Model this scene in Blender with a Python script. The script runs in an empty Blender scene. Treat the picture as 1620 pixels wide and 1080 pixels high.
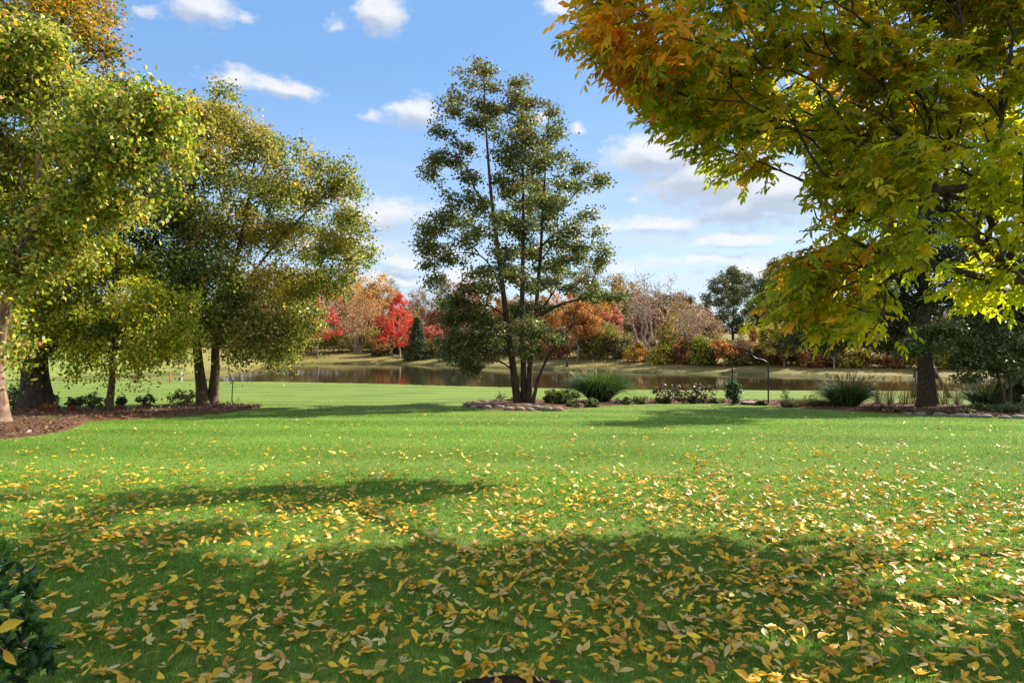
import bpy, math
import numpy as np
from mathutils import Vector

# ------------------------------------------------------------------ camera, sky, sun, exposure
scene = bpy.context.scene
COL = scene.collection
F, CX, CY, CAMZ = 1080.0, 810.0, 540.0, 1.6
cam_d = bpy.data.cameras.new("camera")
cam_d.lens = 24.0
cam_d.sensor_width = 36.0
cam_d.clip_start = 0.05
cam_d.clip_end = 4000
cam = bpy.data.objects.new("camera", cam_d)
cam.location = (0, 0, CAMZ)
cam.rotation_euler = (math.radians(90), 0, 0)
COL.objects.link(cam)
scene.camera = cam

SUN_EL = math.radians(38)
SUN_AZ = math.radians(58)          # clockwise from +Y: sun to the right, a little behind the trees
SUN_DIR = Vector((math.sin(SUN_AZ) * math.cos(SUN_EL), math.cos(SUN_AZ) * math.cos(SUN_EL), math.sin(SUN_EL)))
sd = bpy.data.lights.new("sun", 'SUN')
sd.energy = 4.6
sd.angle = math.radians(0.55)
sd.color = (1.0, 0.93, 0.80)
sun = bpy.data.objects.new("sun", sd)
sun.rotation_euler = SUN_DIR.to_track_quat('Z', 'Y').to_euler()
sun.location = (40, 20, 60)
COL.objects.link(sun)

scene.view_settings.view_transform = 'Standard'
scene.view_settings.look = 'None'
scene.view_settings.gamma = 1
scene.view_settings.exposure = 1.12
scene.cycles.max_bounces = 8
scene.cycles.diffuse_bounces = 3
scene.cycles.transmission_bounces = 4
scene.cycles.use_adaptive_sampling = True


def nd(nt, typ, loc=None, **kw):
    n = nt.nodes.new(typ)
    for k, v in kw.items():
        setattr(n, k, v)
    return n


def mth(nt, op, a, b=None, c=None, clamp=False):
    n = nt.nodes.new('ShaderNodeMath')
    n.operation = op
    n.use_clamp = clamp
    for i, v in enumerate((a, b, c)):
        if v is None:
            continue
        if isinstance(v, (int, float)):
            n.inputs[i].default_value = v
        else:
            nt.links.new(v, n.inputs[i])
    return n.outputs[0]


def mixc(nt, fac, a, b, blend='MIX'):
    n = nt.nodes.new('ShaderNodeMix')
    n.data_type = 'RGBA'
    n.blend_type = blend
    for s, v in ((n.inputs[0], fac), (n.inputs[6], a), (n.inputs[7], b)):
        if isinstance(v, (int, float)):
            s.default_value = v
        elif isinstance(v, tuple):
            s.default_value = (*v[:3], 1.0)
        else:
            nt.links.new(v, s)
    return n.outputs[2]


# clouds: (x, y, half width, half height, weight) as seen from the garden, turned into directions on the sky
CLOUDS = [(320, 12, 62, 30, 1.0), (385, 28, 30, 10, .55), (238, 20, 26, 10, .5), (600, 18, 52, 34, 1.0), (535, 44, 22, 9, .45),
          (372, 126, 56, 17, .95), (455, 140, 62, 19, 1.0), (655, 178, 48, 27, 1.05), (592, 186, 22, 9, .6),
          (850, 186, 18, 15, .9), (920, 210, 14, 10, .6), (885, 8, 34, 20, .8),
          (1040, 248, 98, 44, 1.25), (1125, 285, 140, 54, 1.2), (1180, 325, 110, 36, 1.1), (1230, 305, 150, 50, 1.1), (1330, 280, 120, 60, 1.0),
          (1040, 355, 105, 20, 1.0), (1165, 378, 95, 16, .95), (1130, 335, 32, 9, .6), (1000, 315, 22, 8, .55),
          (600, 340, 120, 36, .75), (640, 415, 50, 14, 1.0), (620, 442, 80, 14, .9), (690, 400, 60, 22, .75), (560, 385, 90, 26, .7),
          (1110, 410, 110, 10, .8), (1190, 430, 80, 22, .85), (1000, 425, 70, 14, .55), (740, 440, 120, 22, .75)]


def build_world():
    w = bpy.data.worlds.new("World")
    scene.world = w
    w.use_nodes = True
    nt = w.node_tree
    nt.nodes.clear()
    g = bpy.data.node_groups.new("cloud_field", 'ShaderNodeTree')
    g.interface.new_socket("Az", in_out='INPUT', socket_type='NodeSocketFloat')
    g.interface.new_socket("El", in_out='INPUT', socket_type='NodeSocketFloat')
    g.interface.new_socket("Field", in_out='OUTPUT', socket_type='NodeSocketFloat')
    gi = g.nodes.new('NodeGroupInput')
    go = g.nodes.new('NodeGroupOutput')
    acc = None
    for (px, py, rx, ry, wt) in CLOUDS:
        v = Vector((px - CX, F, CY - py)).normalized()
        az, el = math.atan2(v.x, v.y), math.asin(v.z)
        k = math.cos(az)
        ra, re = rx / F * k * k * 1.12, ry / F * k * 1.15
        a = mth(g, 'MULTIPLY', mth(g, 'SUBTRACT', gi.outputs[0], az), 1 / ra)
        e = mth(g, 'MULTIPLY', mth(g, 'SUBTRACT', gi.outputs[1], el), 1 / re)
        q = mth(g, 'MULTIPLY_ADD', a, a, mth(g, 'MULTIPLY', e, e))
        f = mth(g, 'MULTIPLY_ADD', mth(g, 'SQRT', q), -wt, wt)
        acc = f if acc is None else mth(g, 'SMOOTH_MAX', acc, f, .25)
    g.links.new(acc, go.inputs[0])

    tc = nd(nt, 'ShaderNodeTexCoord')
    sx = nd(nt, 'ShaderNodeSeparateXYZ')
    nt.links.new(tc.outputs['Generated'], sx.inputs[0])
    az = mth(nt, 'ARCTAN2', sx.outputs[0], sx.outputs[1])
    el = mth(nt, 'ARCSINE', sx.outputs[2])
    cv = nd(nt, 'ShaderNodeCombineXYZ')
    nt.links.new(az, cv.inputs[0])
    nt.links.new(mth(nt, 'MULTIPLY', el, 1.7), cv.inputs[1])

    def noise(scale, detail, off, rough=.55):
        m = nd(nt, 'ShaderNodeVectorMath', operation='ADD')
        nt.links.new(cv.outputs[0], m.inputs[0])
        m.inputs[1].default_value = off
        n = nd(nt, 'ShaderNodeTexNoise')
        n.inputs['Scale'].default_value = scale
        n.inputs['Detail'].default_value = detail
        n.inputs['Roughness'].default_value = rough
        nt.links.new(m.outputs[0], n.inputs['Vector'])
        return n.outputs[0]
    n1 = noise(17, 7, (3.1, 1.7, 0))
    n2 = noise(13, 4, (7.7, 5.2, 2))
    n3 = noise(46, 6, (1.2, 9.2, 5), .62)
    st_ = nd(nt, 'ShaderNodeVectorMath', operation='MULTIPLY')
    nt.links.new(cv.outputs[0], st_.inputs[0])
    st_.inputs[1].default_value = (1, 4.5, 1)
    n5 = nd(nt, 'ShaderNodeTexNoise')
    n5.inputs['Scale'].default_value = 5
    n5.inputs['Detail'].default_value = 6
    nt.links.new(st_.outputs[0], n5.inputs['Vector'])
    waz = mth(nt, 'MULTIPLY_ADD', mth(nt, 'SUBTRACT', n1, .5), .06, az)
    wel = mth(nt, 'MULTIPLY_ADD', mth(nt, 'SUBTRACT', n2, .5), .028, el)

    def field(de, da):
        gn = nd(nt, 'ShaderNodeGroup')
        gn.node_tree = g
        nt.links.new(mth(nt, 'ADD', waz, da), gn.inputs[0])
        nt.links.new(mth(nt, 'ADD', wel, de), gn.inputs[1])
        return gn.outputs[0]
    det = mth(nt, 'MULTIPLY_ADD', mth(nt, 'SUBTRACT', n3, .5), 1.0, mth(nt, 'MULTIPLY', mth(nt, 'SUBTRACT', n1, .5), 1.0))
    f0 = field(0, 0)
    f1 = field(.016, .006)
    dens = mth(nt, 'ADD', f0, det)
    mr = nd(nt, 'ShaderNodeMapRange', interpolation_type='SMOOTHSTEP')
    nt.links.new(dens, mr.inputs[0])
    mr.inputs[1].default_value = .0
    mr.inputs[2].default_value = .72
    mr.inputs[4].default_value = .9
    alpha = mr.outputs[0]
    under = mth(nt, 'MULTIPLY_ADD', mth(nt, 'SUBTRACT', f1, f0), 1.3, mth(nt, 'MULTIPLY', f1, 1.0), clamp=True)
    under = mth(nt, 'MULTIPLY_ADD', mth(nt, 'SUBTRACT', n3, .5), .8, under, clamp=True)
    cc = mixc(nt, under, (3.75, 3.75, 3.85), (2.15, 2.4, 2.85))

    sky = nd(nt, 'ShaderNodeTexSky', sky_type='NISHITA')
    sky.sun_disc = False
    sky.sun_elevation = SUN_EL
    sky.sun_rotation = SUN_AZ
    sky.air_density = 1.0
    sky.dust_density = 0.6
    sky.ozone_density = 1.6
    hs = nd(nt, 'ShaderNodeHueSaturation')
    hs.inputs['Saturation'].default_value = 1.08
    hs.inputs['Value'].default_value = 1.0
    nt.links.new(sky.outputs[0], hs.inputs['Color'])
    low = nd(nt, 'ShaderNodeMapRange', interpolation_type='SMOOTHSTEP')
    nt.links.new(el, low.inputs[0])
    low.inputs[1].default_value = -.02
    low.inputs[2].default_value = .42
    air = mixc(nt, low.outputs[0], (1.95, 2.65, 3.5), (.84, 1.72, 3.3))
    clear = mixc(nt, .75, hs.outputs[0], air)
    # thin veil of high haze low in the sky
    veil = nd(nt, 'ShaderNodeMapRange', interpolation_type='SMOOTHSTEP')
    nt.links.new(el, veil.inputs[0])
    veil.inputs[1].default_value = .34
    veil.inputs[2].default_value = .0
    veil.inputs[4].default_value = 1.0
    vs = nd(nt, 'ShaderNodeMapRange', interpolation_type='SMOOTHSTEP')
    nt.links.new(n5.outputs[0], vs.inputs[0])
    vs.inputs[1].default_value, vs.inputs[2].default_value, vs.inputs[4].default_value = .36, .68, .75
    skyc = mixc(nt, mth(nt, 'MULTIPLY', veil.outputs[0], vs.outputs[0]), clear, (3.0, 3.3, 3.85))
    # broken bright cloud added overhead and behind, out of view, to lift the shade
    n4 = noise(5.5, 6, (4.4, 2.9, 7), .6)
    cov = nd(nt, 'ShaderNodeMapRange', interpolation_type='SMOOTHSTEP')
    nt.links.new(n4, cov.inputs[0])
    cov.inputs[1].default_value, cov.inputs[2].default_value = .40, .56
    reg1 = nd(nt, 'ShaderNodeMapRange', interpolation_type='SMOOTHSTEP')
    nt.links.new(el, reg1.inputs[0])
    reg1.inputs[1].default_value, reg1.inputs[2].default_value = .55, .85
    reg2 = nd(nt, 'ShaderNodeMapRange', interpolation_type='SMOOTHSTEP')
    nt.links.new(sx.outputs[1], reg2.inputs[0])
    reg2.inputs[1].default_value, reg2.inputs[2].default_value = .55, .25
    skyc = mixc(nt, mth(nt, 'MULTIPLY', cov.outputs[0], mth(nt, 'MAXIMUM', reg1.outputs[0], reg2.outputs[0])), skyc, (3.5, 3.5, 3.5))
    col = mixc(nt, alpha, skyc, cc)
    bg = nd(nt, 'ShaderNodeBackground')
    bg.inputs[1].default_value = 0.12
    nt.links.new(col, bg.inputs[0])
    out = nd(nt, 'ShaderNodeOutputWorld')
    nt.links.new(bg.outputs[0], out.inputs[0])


build_world()


# ------------------------------------------------------------------ helpers
def lin(c):
    c = np.asarray(c, float) / 255.0
    return np.where(c <= .04045, c / 12.92, ((c + .055) / 1.055) ** 2.4)


def at(px, py, d):
    return np.array([(px - CX) / F * d, d, CAMZ - (py - CY) / F * d])


def nrm(v):
    return v / np.maximum(np.linalg.norm(v, axis=-1, keepdims=True), 1e-9)


_tab = np.random.default_rng(77).random(4096)


def vnoise(p):
    p = np.asarray(p, float)
    i = np.floor(p).astype(np.int64)
    f = p - i
    f = f * f * (3 - 2 * f)

    def h(dx, dy, dz):
        k = (i[..., 0] + dx) * 73856093 ^ (i[..., 1] + dy) * 19349663 ^ (i[..., 2] + dz) * 83492791
        return _tab[k & 4095]
    x0 = h(0, 0, 0) * (1 - f[..., 0]) + h(1, 0, 0) * f[..., 0]
    x1 = h(0, 1, 0) * (1 - f[..., 0]) + h(1, 1, 0) * f[..., 0]
    x2 = h(0, 0, 1) * (1 - f[..., 0]) + h(1, 0, 1) * f[..., 0]
    x3 = h(0, 1, 1) * (1 - f[..., 0]) + h(1, 1, 1) * f[..., 0]
    y0 = x0 * (1 - f[..., 1]) + x1 * f[..., 1]
    y1 = x2 * (1 - f[..., 1]) + x3 * f[..., 1]
    return y0 * (1 - f[..., 2]) + y1 * f[..., 2]


def fbm(p, o=3):
    s, a, t = 0, 1, 0
    for _ in range(o):
        s = s + a * vnoise(p)
        t += a
        a *= .5
        p = np.asarray(p) * 2.03 + 11.3
    return s / t


def link(name, me, mat, parent=None):
    o = bpy.data.objects.new(name, me)
    if mat is not None:
        me.materials.append(mat)
    COL.objects.link(o)
    if parent is not None:
        o.parent = parent
    return o


def mesh(name, V, faces, col=None, smooth=False):
    """V (n,3); faces = list of index arrays (m,k); col (n,3) stored as Col"""
    me = bpy.data.meshes.new(name)
    V = np.asarray(V, np.float32)
    me.vertices.add(len(V))
    me.vertices.foreach_set('co', V.ravel())
    fl = [np.asarray(f, np.int32) for f in faces if len(f)]
    nl = sum(f.size for f in fl)
    nf = sum(len(f) for f in fl)
    me.loops.add(nl)
    me.polygons.add(nf)
    me.loops.foreach_set('vertex_index', np.concatenate([f.ravel() for f in fl]))
    ks = np.concatenate([np.full(len(f), f.shape[1], np.int32) for f in fl])
    st = np.zeros(nf, np.int32)
    st[1:] = np.cumsum(ks)[:-1]
    me.polygons.foreach_set('loop_start', st)
    if smooth:
        me.polygons.foreach_set('use_smooth', np.ones(nf, bool))
    me.update(calc_edges=True)
    if col is not None:
        a = me.attributes.new('Col', 'FLOAT_COLOR', 'POINT')
        c = np.ones((len(V), 4), np.float32)
        c[:, :3] = col
        a.data.foreach_set('color', c.ravel())
    return me


def tag(o, label, cat=None, group=None, kind=None):
    if label:
        o['label'] = label
    if cat:
        o['category'] = cat
    if group:
        o['group'] = group
    if kind:
        o['kind'] = kind
    return o


def empty(name, loc, label, cat, group=None):
    o = bpy.data.objects.new(name, None)
    o.location = [float(v) for v in loc]
    o.empty_display_size = .2
    COL.objects.link(o)
    return tag(o, label, cat, group)


def new_mat(name):
    m = bpy.data.materials.new(name)
    m.use_nodes = True
    nt = m.node_tree
    nt.nodes.clear()
    out = nt.nodes.new('ShaderNodeOutputMaterial')
    return m, nt, out


def leaf_mat(name, trans=.38, rough=.5, spec=.35, tint=(1.25, 1.3, .55)):
    m, nt, out = new_mat(name)
    at_ = nd(nt, 'ShaderNodeAttribute', attribute_name='Col')
    p = nd(nt, 'ShaderNodeBsdfPrincipled')
    p.inputs['Roughness'].default_value = rough
    p.inputs['Specular IOR Level'].default_value = spec
    nt.links.new(at_.outputs['Color'], p.inputs['Base Color'])
    t = nd(nt, 'ShaderNodeBsdfTranslucent')
    nt.links.new(mixc(nt, 1.0, at_.outputs['Color'], tint, 'MULTIPLY'), t.inputs[0])
    mx = nd(nt, 'ShaderNodeMixShader')
    mx.inputs[0].default_value = trans
    nt.links.new(p.outputs[0], mx.inputs[1])
    nt.links.new(t.outputs[0], mx.inputs[2])
    nt.links.new(mx.outputs[0], out.inputs[0])
    return m


def noise_mat(name, c1, c2, scale=8, rough=.85, bump=.4, stretch=(1, 1, 1), detail=6, c3=None, spec=.2, bd=.02):
    m, nt, out = new_mat(name)
    tc = nd(nt, 'ShaderNodeTexCoord')
    mp = nd(nt, 'ShaderNodeMapping')
    mp.inputs['Scale'].default_value = stretch
    nt.links.new(tc.outputs['Object'], mp.inputs[0])
    n = nd(nt, 'ShaderNodeTexNoise')
    n.inputs['Scale'].default_value = scale
    n.inputs['Detail'].default_value = detail
    n.inputs['Roughness'].default_value = .62
    nt.links.new(mp.outputs[0], n.inputs['Vector'])
    r = nd(nt, 'ShaderNodeMapRange')
    nt.links.new(n.outputs[0], r.inputs[0])
    r.inputs[1].default_value = .32
    r.inputs[2].default_value = .68
    c = mixc(nt, r.outputs[0], tuple(lin(c1)), tuple(lin(c2)))
    if c3 is not None:
        n2 = nd(nt, 'ShaderNodeTexNoise')
        n2.inputs['Scale'].default_value = scale * .23
        n2.inputs['Detail'].default_value = 3
        nt.links.new(tc.outputs['Object'], n2.inputs['Vector'])
        r2 = nd(nt, 'ShaderNodeMapRange')
        nt.links.new(n2.outputs[0], r2.inputs[0])
        r2.inputs[1].default_value = .5
        r2.inputs[2].default_value = .66
        c = mixc(nt, r2.outputs[0], c, tuple(lin(c3)))
    p = nd(nt, 'ShaderNodeBsdfPrincipled')
    p.inputs['Roughness'].default_value = rough
    p.inputs['Specular IOR Level'].default_value = spec
    nt.links.new(c, p.inputs['Base Color'])
    if bump:
        b = nd(nt, 'ShaderNodeBump')
        b.inputs['Strength'].default_value = bump
        b.inputs['Distance'].default_value = bd
        nt.links.new(n.outputs[0], b.inputs['Height'])
        nt.links.new(b.outputs[0], p.inputs['Normal'])
    nt.links.new(p.outputs[0], out.inputs[0])
    return m


M_LEAF = leaf_mat('leaf', trans=.4, rough=.46, spec=.36, tint=(1.35, 1.4, .6))
M_LEAF_GLOSS = leaf_mat('glossy_leaf', trans=.25, rough=.32, spec=.5)
M_LEAF_ASH = leaf_mat('ash_leaf', trans=.62, rough=.45, spec=.3, tint=(1.5, 1.5, .5))
M_FAR = leaf_mat('far_leaf', trans=.25, rough=.6, spec=.15, tint=(1.1, 1.1, .8))
M_BLADE = leaf_mat('grass_blade', trans=.4, rough=.5, spec=.25, tint=(1.2, 1.25, .5))
M_DEAD = leaf_mat('fallen_leaf', trans=.18, rough=.45, spec=.35, tint=(1.1, 1.0, .6))
M_BARK = noise_mat('bark', (62, 52, 42), (122, 104, 86), 14, .9, .8, (1, 1, .22))
M_BARK_DARK = noise_mat('dark_bark', (48, 42, 36), (96, 84, 72), 13, .9, .9, (1, 1, .2))
M_BARK_BIRCH = noise_mat('birch_bark', (92, 70, 56), (158, 130, 108), 12, .8, .7, (1, 1, .35), c3=(180, 154, 132))
M_BARK_PINE = noise_mat('conifer_bark', (58, 50, 42), (112, 98, 84), 20, .95, .9, (1, 1, .45))
M_BARK_FAR = noise_mat('far_bark', (112, 98, 84), (158, 142, 124), 3, .9, .2)
M_BARK_PALE = noise_mat('pale_bark', (150, 130, 114), (196, 178, 160), 3, .9, .2)
M_STONE = noise_mat('river_stone', (98, 94, 88), (146, 140, 130), 6, .8, .25, c3=(128, 114, 102), bd=.01)
M_STONE_PINK = noise_mat('pink_stone', (122, 106, 96), (158, 138, 124), 6, .8, .25, bd=.01)
M_IRON = noise_mat('black_iron', (20, 20, 22), (38, 37, 36), 30, .45, .1, spec=.5)
M_WOOD = noise_mat('weathered_wood', (52, 46, 40), (88, 80, 70), 12, .9, .4, (1, 1, .2))
M_STAKE_O = noise_mat('orange_stake', (190, 120, 72), (214, 142, 92), 20, .7, .1)
M_STAKE_W = noise_mat('white_stake', (205, 200, 190), (232, 228, 220), 20, .7, .1)

# ------------------------------------------------------------------ terrain
WL = -1.75
_ty = np.arange(-40, 80, .25)
_tz = np.interp(_ty, [-40, 0, 5.5, 10, 15, 20, 27, 35, 42, 48, 80], [0, 0, 0, -.08, -.32, -.58, -.90, -1.25, -1.44, -1.5, -1.52])
_k = np.exp(-np.linspace(-2, 2, 17) ** 2)
_tz = np.convolve(np.pad(_tz, 8, mode='edge'), _k / _k.sum(), 'valid')
NU = (np.array([-900, 0, 300, 420, 640, 740, 860, 1000, 1540, 2600]) - CX) / F
ND = np.array([53.5, 53.5, 53.2, 53.0, 49.5, 47.2, 45.2, 43.2, 42.0, 42.0])
FU = (np.array([-600, 0, 80, 160, 300, 360, 420, 500, 640, 740, 850, 1000, 1100, 1240, 1330, 1580, 1800, 2600]) - CX) / F
FD = np.array([54.5, 55, 57, 64.5, 72, 84, 98, 103, 100, 90, 82, 74, 71, 67, 63.5, 58.4, 56, 50])


def sstep(a, b, x):
    t = np.clip((x - a) / (b - a), 0, 1)
    return t * t * (3 - 2 * t)


def terr(x, y):
    x, y = np.broadcast_arrays(np.asarray(x, float), np.asarray(y, float))
    yy = np.maximum(y, 1.0)
    u = np.clip(x / yy, -2.5, 2.5)
    n = np.interp(u, NU, ND)
    f = np.interp(u, FU, FD)
    z = np.interp(y, _ty, _tz)
    zn = np.interp(n, _ty, _tz)
    mid = np.where(y > n, zn - sstep(0, 1.1, y - n) * 1.2, z)
    s = y - f
    rise = .16 * sstep(-.5, .3, s) + .1 * np.minimum(s, 18) + .035 * np.clip(s - 18, 0, 120) + .008 * np.clip(s - 138, 0, 600)
    rise = rise + (fbm(np.stack([x * .09, y * .09, x * 0], -1), 2) - .5) * .35 * sstep(2, 14, s)
    far = WL - .02 + rise
    basin = zn - 1.2
    b = basin + (WL - basin) * sstep(-2.0, 0, s)
    z = np.where(y <= n, z, np.where(s < 0, np.minimum(mid, np.maximum(b, mid)) if False else np.where(s > -2, np.maximum(mid, b - .02), mid), far))
    return z


def hz(x, y):
    return float(terr(np.array([x]), np.array([y]))[0])


_dd = np.concatenate([np.arange(1.5, 60, .02), np.arange(60, 260, .05)])


def ground(px, py):
    u = (px - CX) / F
    z = terr(u * _dd, _dd)
    yy = CY + (CAMZ - z) / _dd * F
    i = np.argmax(yy <= py)
    return np.array([u * _dd[i], _dd[i], z[i]])


def spaced(lo, hi, stepf):
    v = [lo]
    while v[-1] < hi:
        v.append(v[-1] + stepf(v[-1]))
    return np.array(v)


def make_ground():
    ys = np.concatenate([np.arange(-60, 0, 6), np.arange(0, 40, .6), np.arange(40, 112, .4), spaced(112, 1500, lambda v: 1 + (v - 112) * .08)])
    xr = np.concatenate([np.arange(0, 24, .6), np.arange(24, 80, 1.0), spaced(80, 1400, lambda v: 2 + (v - 80) * .1)])
    xs = np.concatenate([-xr[:0:-1], xr])
    X, Y = np.meshgrid(xs, ys)
    Z = terr(X, Y)
    V = np.stack([X, Y, Z], -1).reshape(-1, 3)
    nx, ny = len(xs), len(ys)
    i = (np.arange(ny - 1)[:, None] * nx + np.arange(nx - 1)[None]).ravel()
    q = np.stack([i, i + 1, i + nx + 1, i + nx], -1)
    u = np.clip(V[:, 0] / np.maximum(V[:, 1], 1), -2.5, 2.5)
    s = V[:, 1] - np.interp(u, FU, FD)
    far = sstep(-.6, .2, s)
    left = 1 - sstep(-.56, -.40, u)
    col = np.stack([far, far * left, np.exp(-((s - .2) / .7) ** 2)], -1)
    me = mesh('ground', V, [q], col, True)
    m, nt, out = new_mat('lawn')
    geo = nd(nt, 'ShaderNodeNewGeometry')
    sx = nd(nt, 'ShaderNodeSeparateXYZ')
    nt.links.new(geo.outputs['Position'], sx.inputs[0])

    def noise(sc, det, stretch=(1, 1, 1), rough=.6):
        mp = nd(nt, 'ShaderNodeMapping')
        mp.inputs['Scale'].default_value = stretch
        nt.links.new(geo.outputs['Position'], mp.inputs[0])
        n = nd(nt, 'ShaderNodeTexNoise')
        n.inputs['Scale'].default_value = sc
        n.inputs['Detail'].default_value = det
        n.inputs['Roughness'].default_value = rough
        nt.links.new(mp.outputs[0], n.inputs['Vector'])
        return n.outputs[0]

    def ramp(v, a, b, lo=0., hi=1.):
        r = nd(nt, 'ShaderNodeMapRange')
        nt.links.new(v, r.inputs[0])
        r.inputs[1].default_value, r.inputs[2].default_value = a, b
        r.inputs[3].default_value, r.inputs[4].default_value = lo, hi
        return r.outputs[0]
    nA, nB, nC = noise(.35, 4), noise(9, 8, (1, 1.0, 1), .75), noise(55, 4, (1, 1, 1), .7)
    # mower passes
    ph = mth(nt, 'MULTIPLY_ADD', sx.outputs[0], .10, mth(nt, 'MULTIPLY_ADD', nA, 2.6, sx.outputs[1]))
    st = mth(nt, 'SINE', mth(nt, 'MULTIPLY', ph, 2 * math.pi / 3.1))
    st = mth(nt, 'MULTIPLY', ramp(st, -.8, .8), ramp(noise(.5, 2, (.15, 1, 1)), .3, .6, .25, 1))
    c = mixc(nt, ramp(nA, .35, .65), tuple(lin((98, 120, 46))), tuple(lin((126, 142, 62))))
    c = mixc(nt, mth(nt, 'MULTIPLY', st, .75), c, tuple(lin((142, 158, 78))))
    c = mixc(nt, ramp(nB, .35, .72, 0, .75), c, tuple(lin((58, 84, 28))))
    c = mixc(nt, ramp(nC, .52, .75, 0, .6), c, tuple(lin((128, 146, 74))))
    at_ = nd(nt, 'ShaderNodeAttribute', attribute_name='Col')
    sc = nd(nt, 'ShaderNodeSeparateColor')
    nt.links.new(at_.outputs['Color'], sc.inputs[0])
    nD, nE = noise(.5, 6, (.5, 1, 1), .7), noise(4, 6, (.35, 1, 1), .7)
    fc = mixc(nt, ramp(nD, .35, .65), tuple(lin((112, 112, 56))), tuple(lin((152, 136, 86))))
    fc = mixc(nt, ramp(nE, .35, .7, 0, .7), fc, tuple(lin((104, 90, 52))))
    fl = mixc(nt, ramp(nD, .4, .6), tuple(lin((106, 128, 56))), tuple(lin((140, 142, 72))))
    fc = mixc(nt, sc.outputs[1], fc, fl)
    c = mixc(nt, sc.outputs[0], c, fc)
    c = mixc(nt, mth(nt, 'MULTIPLY', sc.outputs[2], ramp(nE, .3, .6, .3, .9)), c, tuple(lin((62, 66, 34))))
    p = nd(nt, 'ShaderNodeBsdfPrincipled')
    p.inputs['Roughness'].default_value = .8
    p.inputs['Specular IOR Level'].default_value = .12
    nt.links.new(c, p.inputs['Base Color'])
    b = nd(nt, 'ShaderNodeBump')
    b.inputs['Strength'].default_value = .6
    b.inputs['Distance'].default_value = .05
    nt.links.new(mth(nt, 'MULTIPLY_ADD', nC, .6, nB), b.inputs['Height'])
    nt.links.new(b.outputs[0], p.inputs['Normal'])
    nt.links.new(p.outputs[0], out.inputs[0])
    o = link('ground', me, m)
    tag(o, 'striped mown lawn running down to the pond and up the far bank', kind='structure')


make_ground()


def make_water():
    us = np.linspace(-2.2, 1.6, 160)
    n, f = np.interp(us, NU, ND) - .3, np.interp(us, FU, FD) + .8
    t = np.linspace(0, 1, 40)
    d = n[:, None] * (1 - t) + f[:, None] * t
    X = us[:, None] * d
    V = np.stack([X, d, np.full_like(X, WL)], -1).reshape(-1, 3)
    nx = len(t)
    i = (np.arange(len(us) - 1)[:, None] * nx + np.arange(nx - 1)[None]).ravel()
    me = mesh('pond', V, [np.stack([i, i + nx, i + nx + 1, i + 1], -1)], None, True)
    m, nt, out = new_mat('pond_water')
    geo = nd(nt, 'ShaderNodeNewGeometry')
    mp = nd(nt, 'ShaderNodeMapping')
    mp.inputs['Scale'].default_value = (1, .55, 1)
    nt.links.new(geo.outputs['Position'], mp.inputs[0])
    n1 = nd(nt, 'ShaderNodeTexNoise')
    n1.inputs['Scale'].default_value = 3.2
    n1.inputs['Detail'].default_value = 4
    nt.links.new(mp.outputs[0], n1.inputs['Vector'])
    n2 = nd(nt, 'ShaderNodeTexNoise')
    n2.inputs['Scale'].default_value = .12
    n2.inputs['Detail'].default_value = 3
    nt.links.new(mp.outputs[0], n2.inputs['Vector'])
    b = nd(nt, 'ShaderNodeBump')
    b.inputs['Distance'].default_value = .012
    nt.links.new(mth(nt, 'MULTIPLY', n2.outputs[0], .5), b.inputs['Strength'])
    nt.links.new(n1.outputs[0], b.inputs['Height'])
    p = nd(nt, 'ShaderNodeBsdfPrincipled')
    p.inputs['Base Color'].default_value = (*lin((52, 48, 28)), 1)
    p.inputs['Roughness'].default_value = .06
    p.inputs['IOR'].default_value = 1.33
    nt.links.new(b.outputs[0], p.inputs['Normal'])
    nt.links.new(p.outputs[0], out.inputs[0])
    tag(link('pond', me, m), 'still brown pond mirroring the autumn trees on its far bank', kind='structure')


make_water()

# planting beds, given by their front and back edges
BEDS = []


def bed(name, front, back, mat, label, hgt=.10, n=220, m=16):
    fx = np.linspace(max(front[0][0], back[0][0]), min(front[-1][0], back[-1][0]), n)
    fd_ = np.interp(fx, [p[0] for p in front], [ground(*p)[1] for p in front])
    bd_ = np.interp(fx, [p[0] for p in back], [ground(*p)[1] for p in back])
    rng = np.random.default_rng(5)
    fd_ = fd_ + (vnoise(np.stack([fx * .11, fx * 0, fx * 0], -1)) - .5) * .35
    u = (fx - CX) / F
    BEDS.append((u, fd_, bd_))
    t = np.linspace(0, 1, m)
    d = fd_[:, None] * (1 - t) + bd_[:, None] * t
    X = u[:, None] * d
    P = np.stack([X * 2.2, d * 2.2, X * 0], -1)
    Z = terr(X, d) - .015 + (np.minimum(1, np.minimum(t, 1 - t) * 7)) * (hgt * (.5 + fbm(P, 3)))
    V = np.stack([X, d, Z], -1).reshape(-1, 3)
    i = (np.arange(n - 1)[:, None] * m + np.arange(m - 1)[None]).ravel()
    me = mesh(name, V, [np.stack([i, i + m, i + m + 1, i + 1], -1)], None, True)
    return tag(link(name, me, mat), label, kind='structure')


def in_bed(x, y, grow_=0):
    r = np.zeros(len(x), bool)
    u = x / np.maximum(y, .1)
    for (bu, f, b) in BEDS:
        r |= (u > bu[0]) & (u < bu[-1]) & (y > np.interp(u, bu, f) - grow_) & (y < np.interp(u, bu, b) + grow_)
    return r


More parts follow.
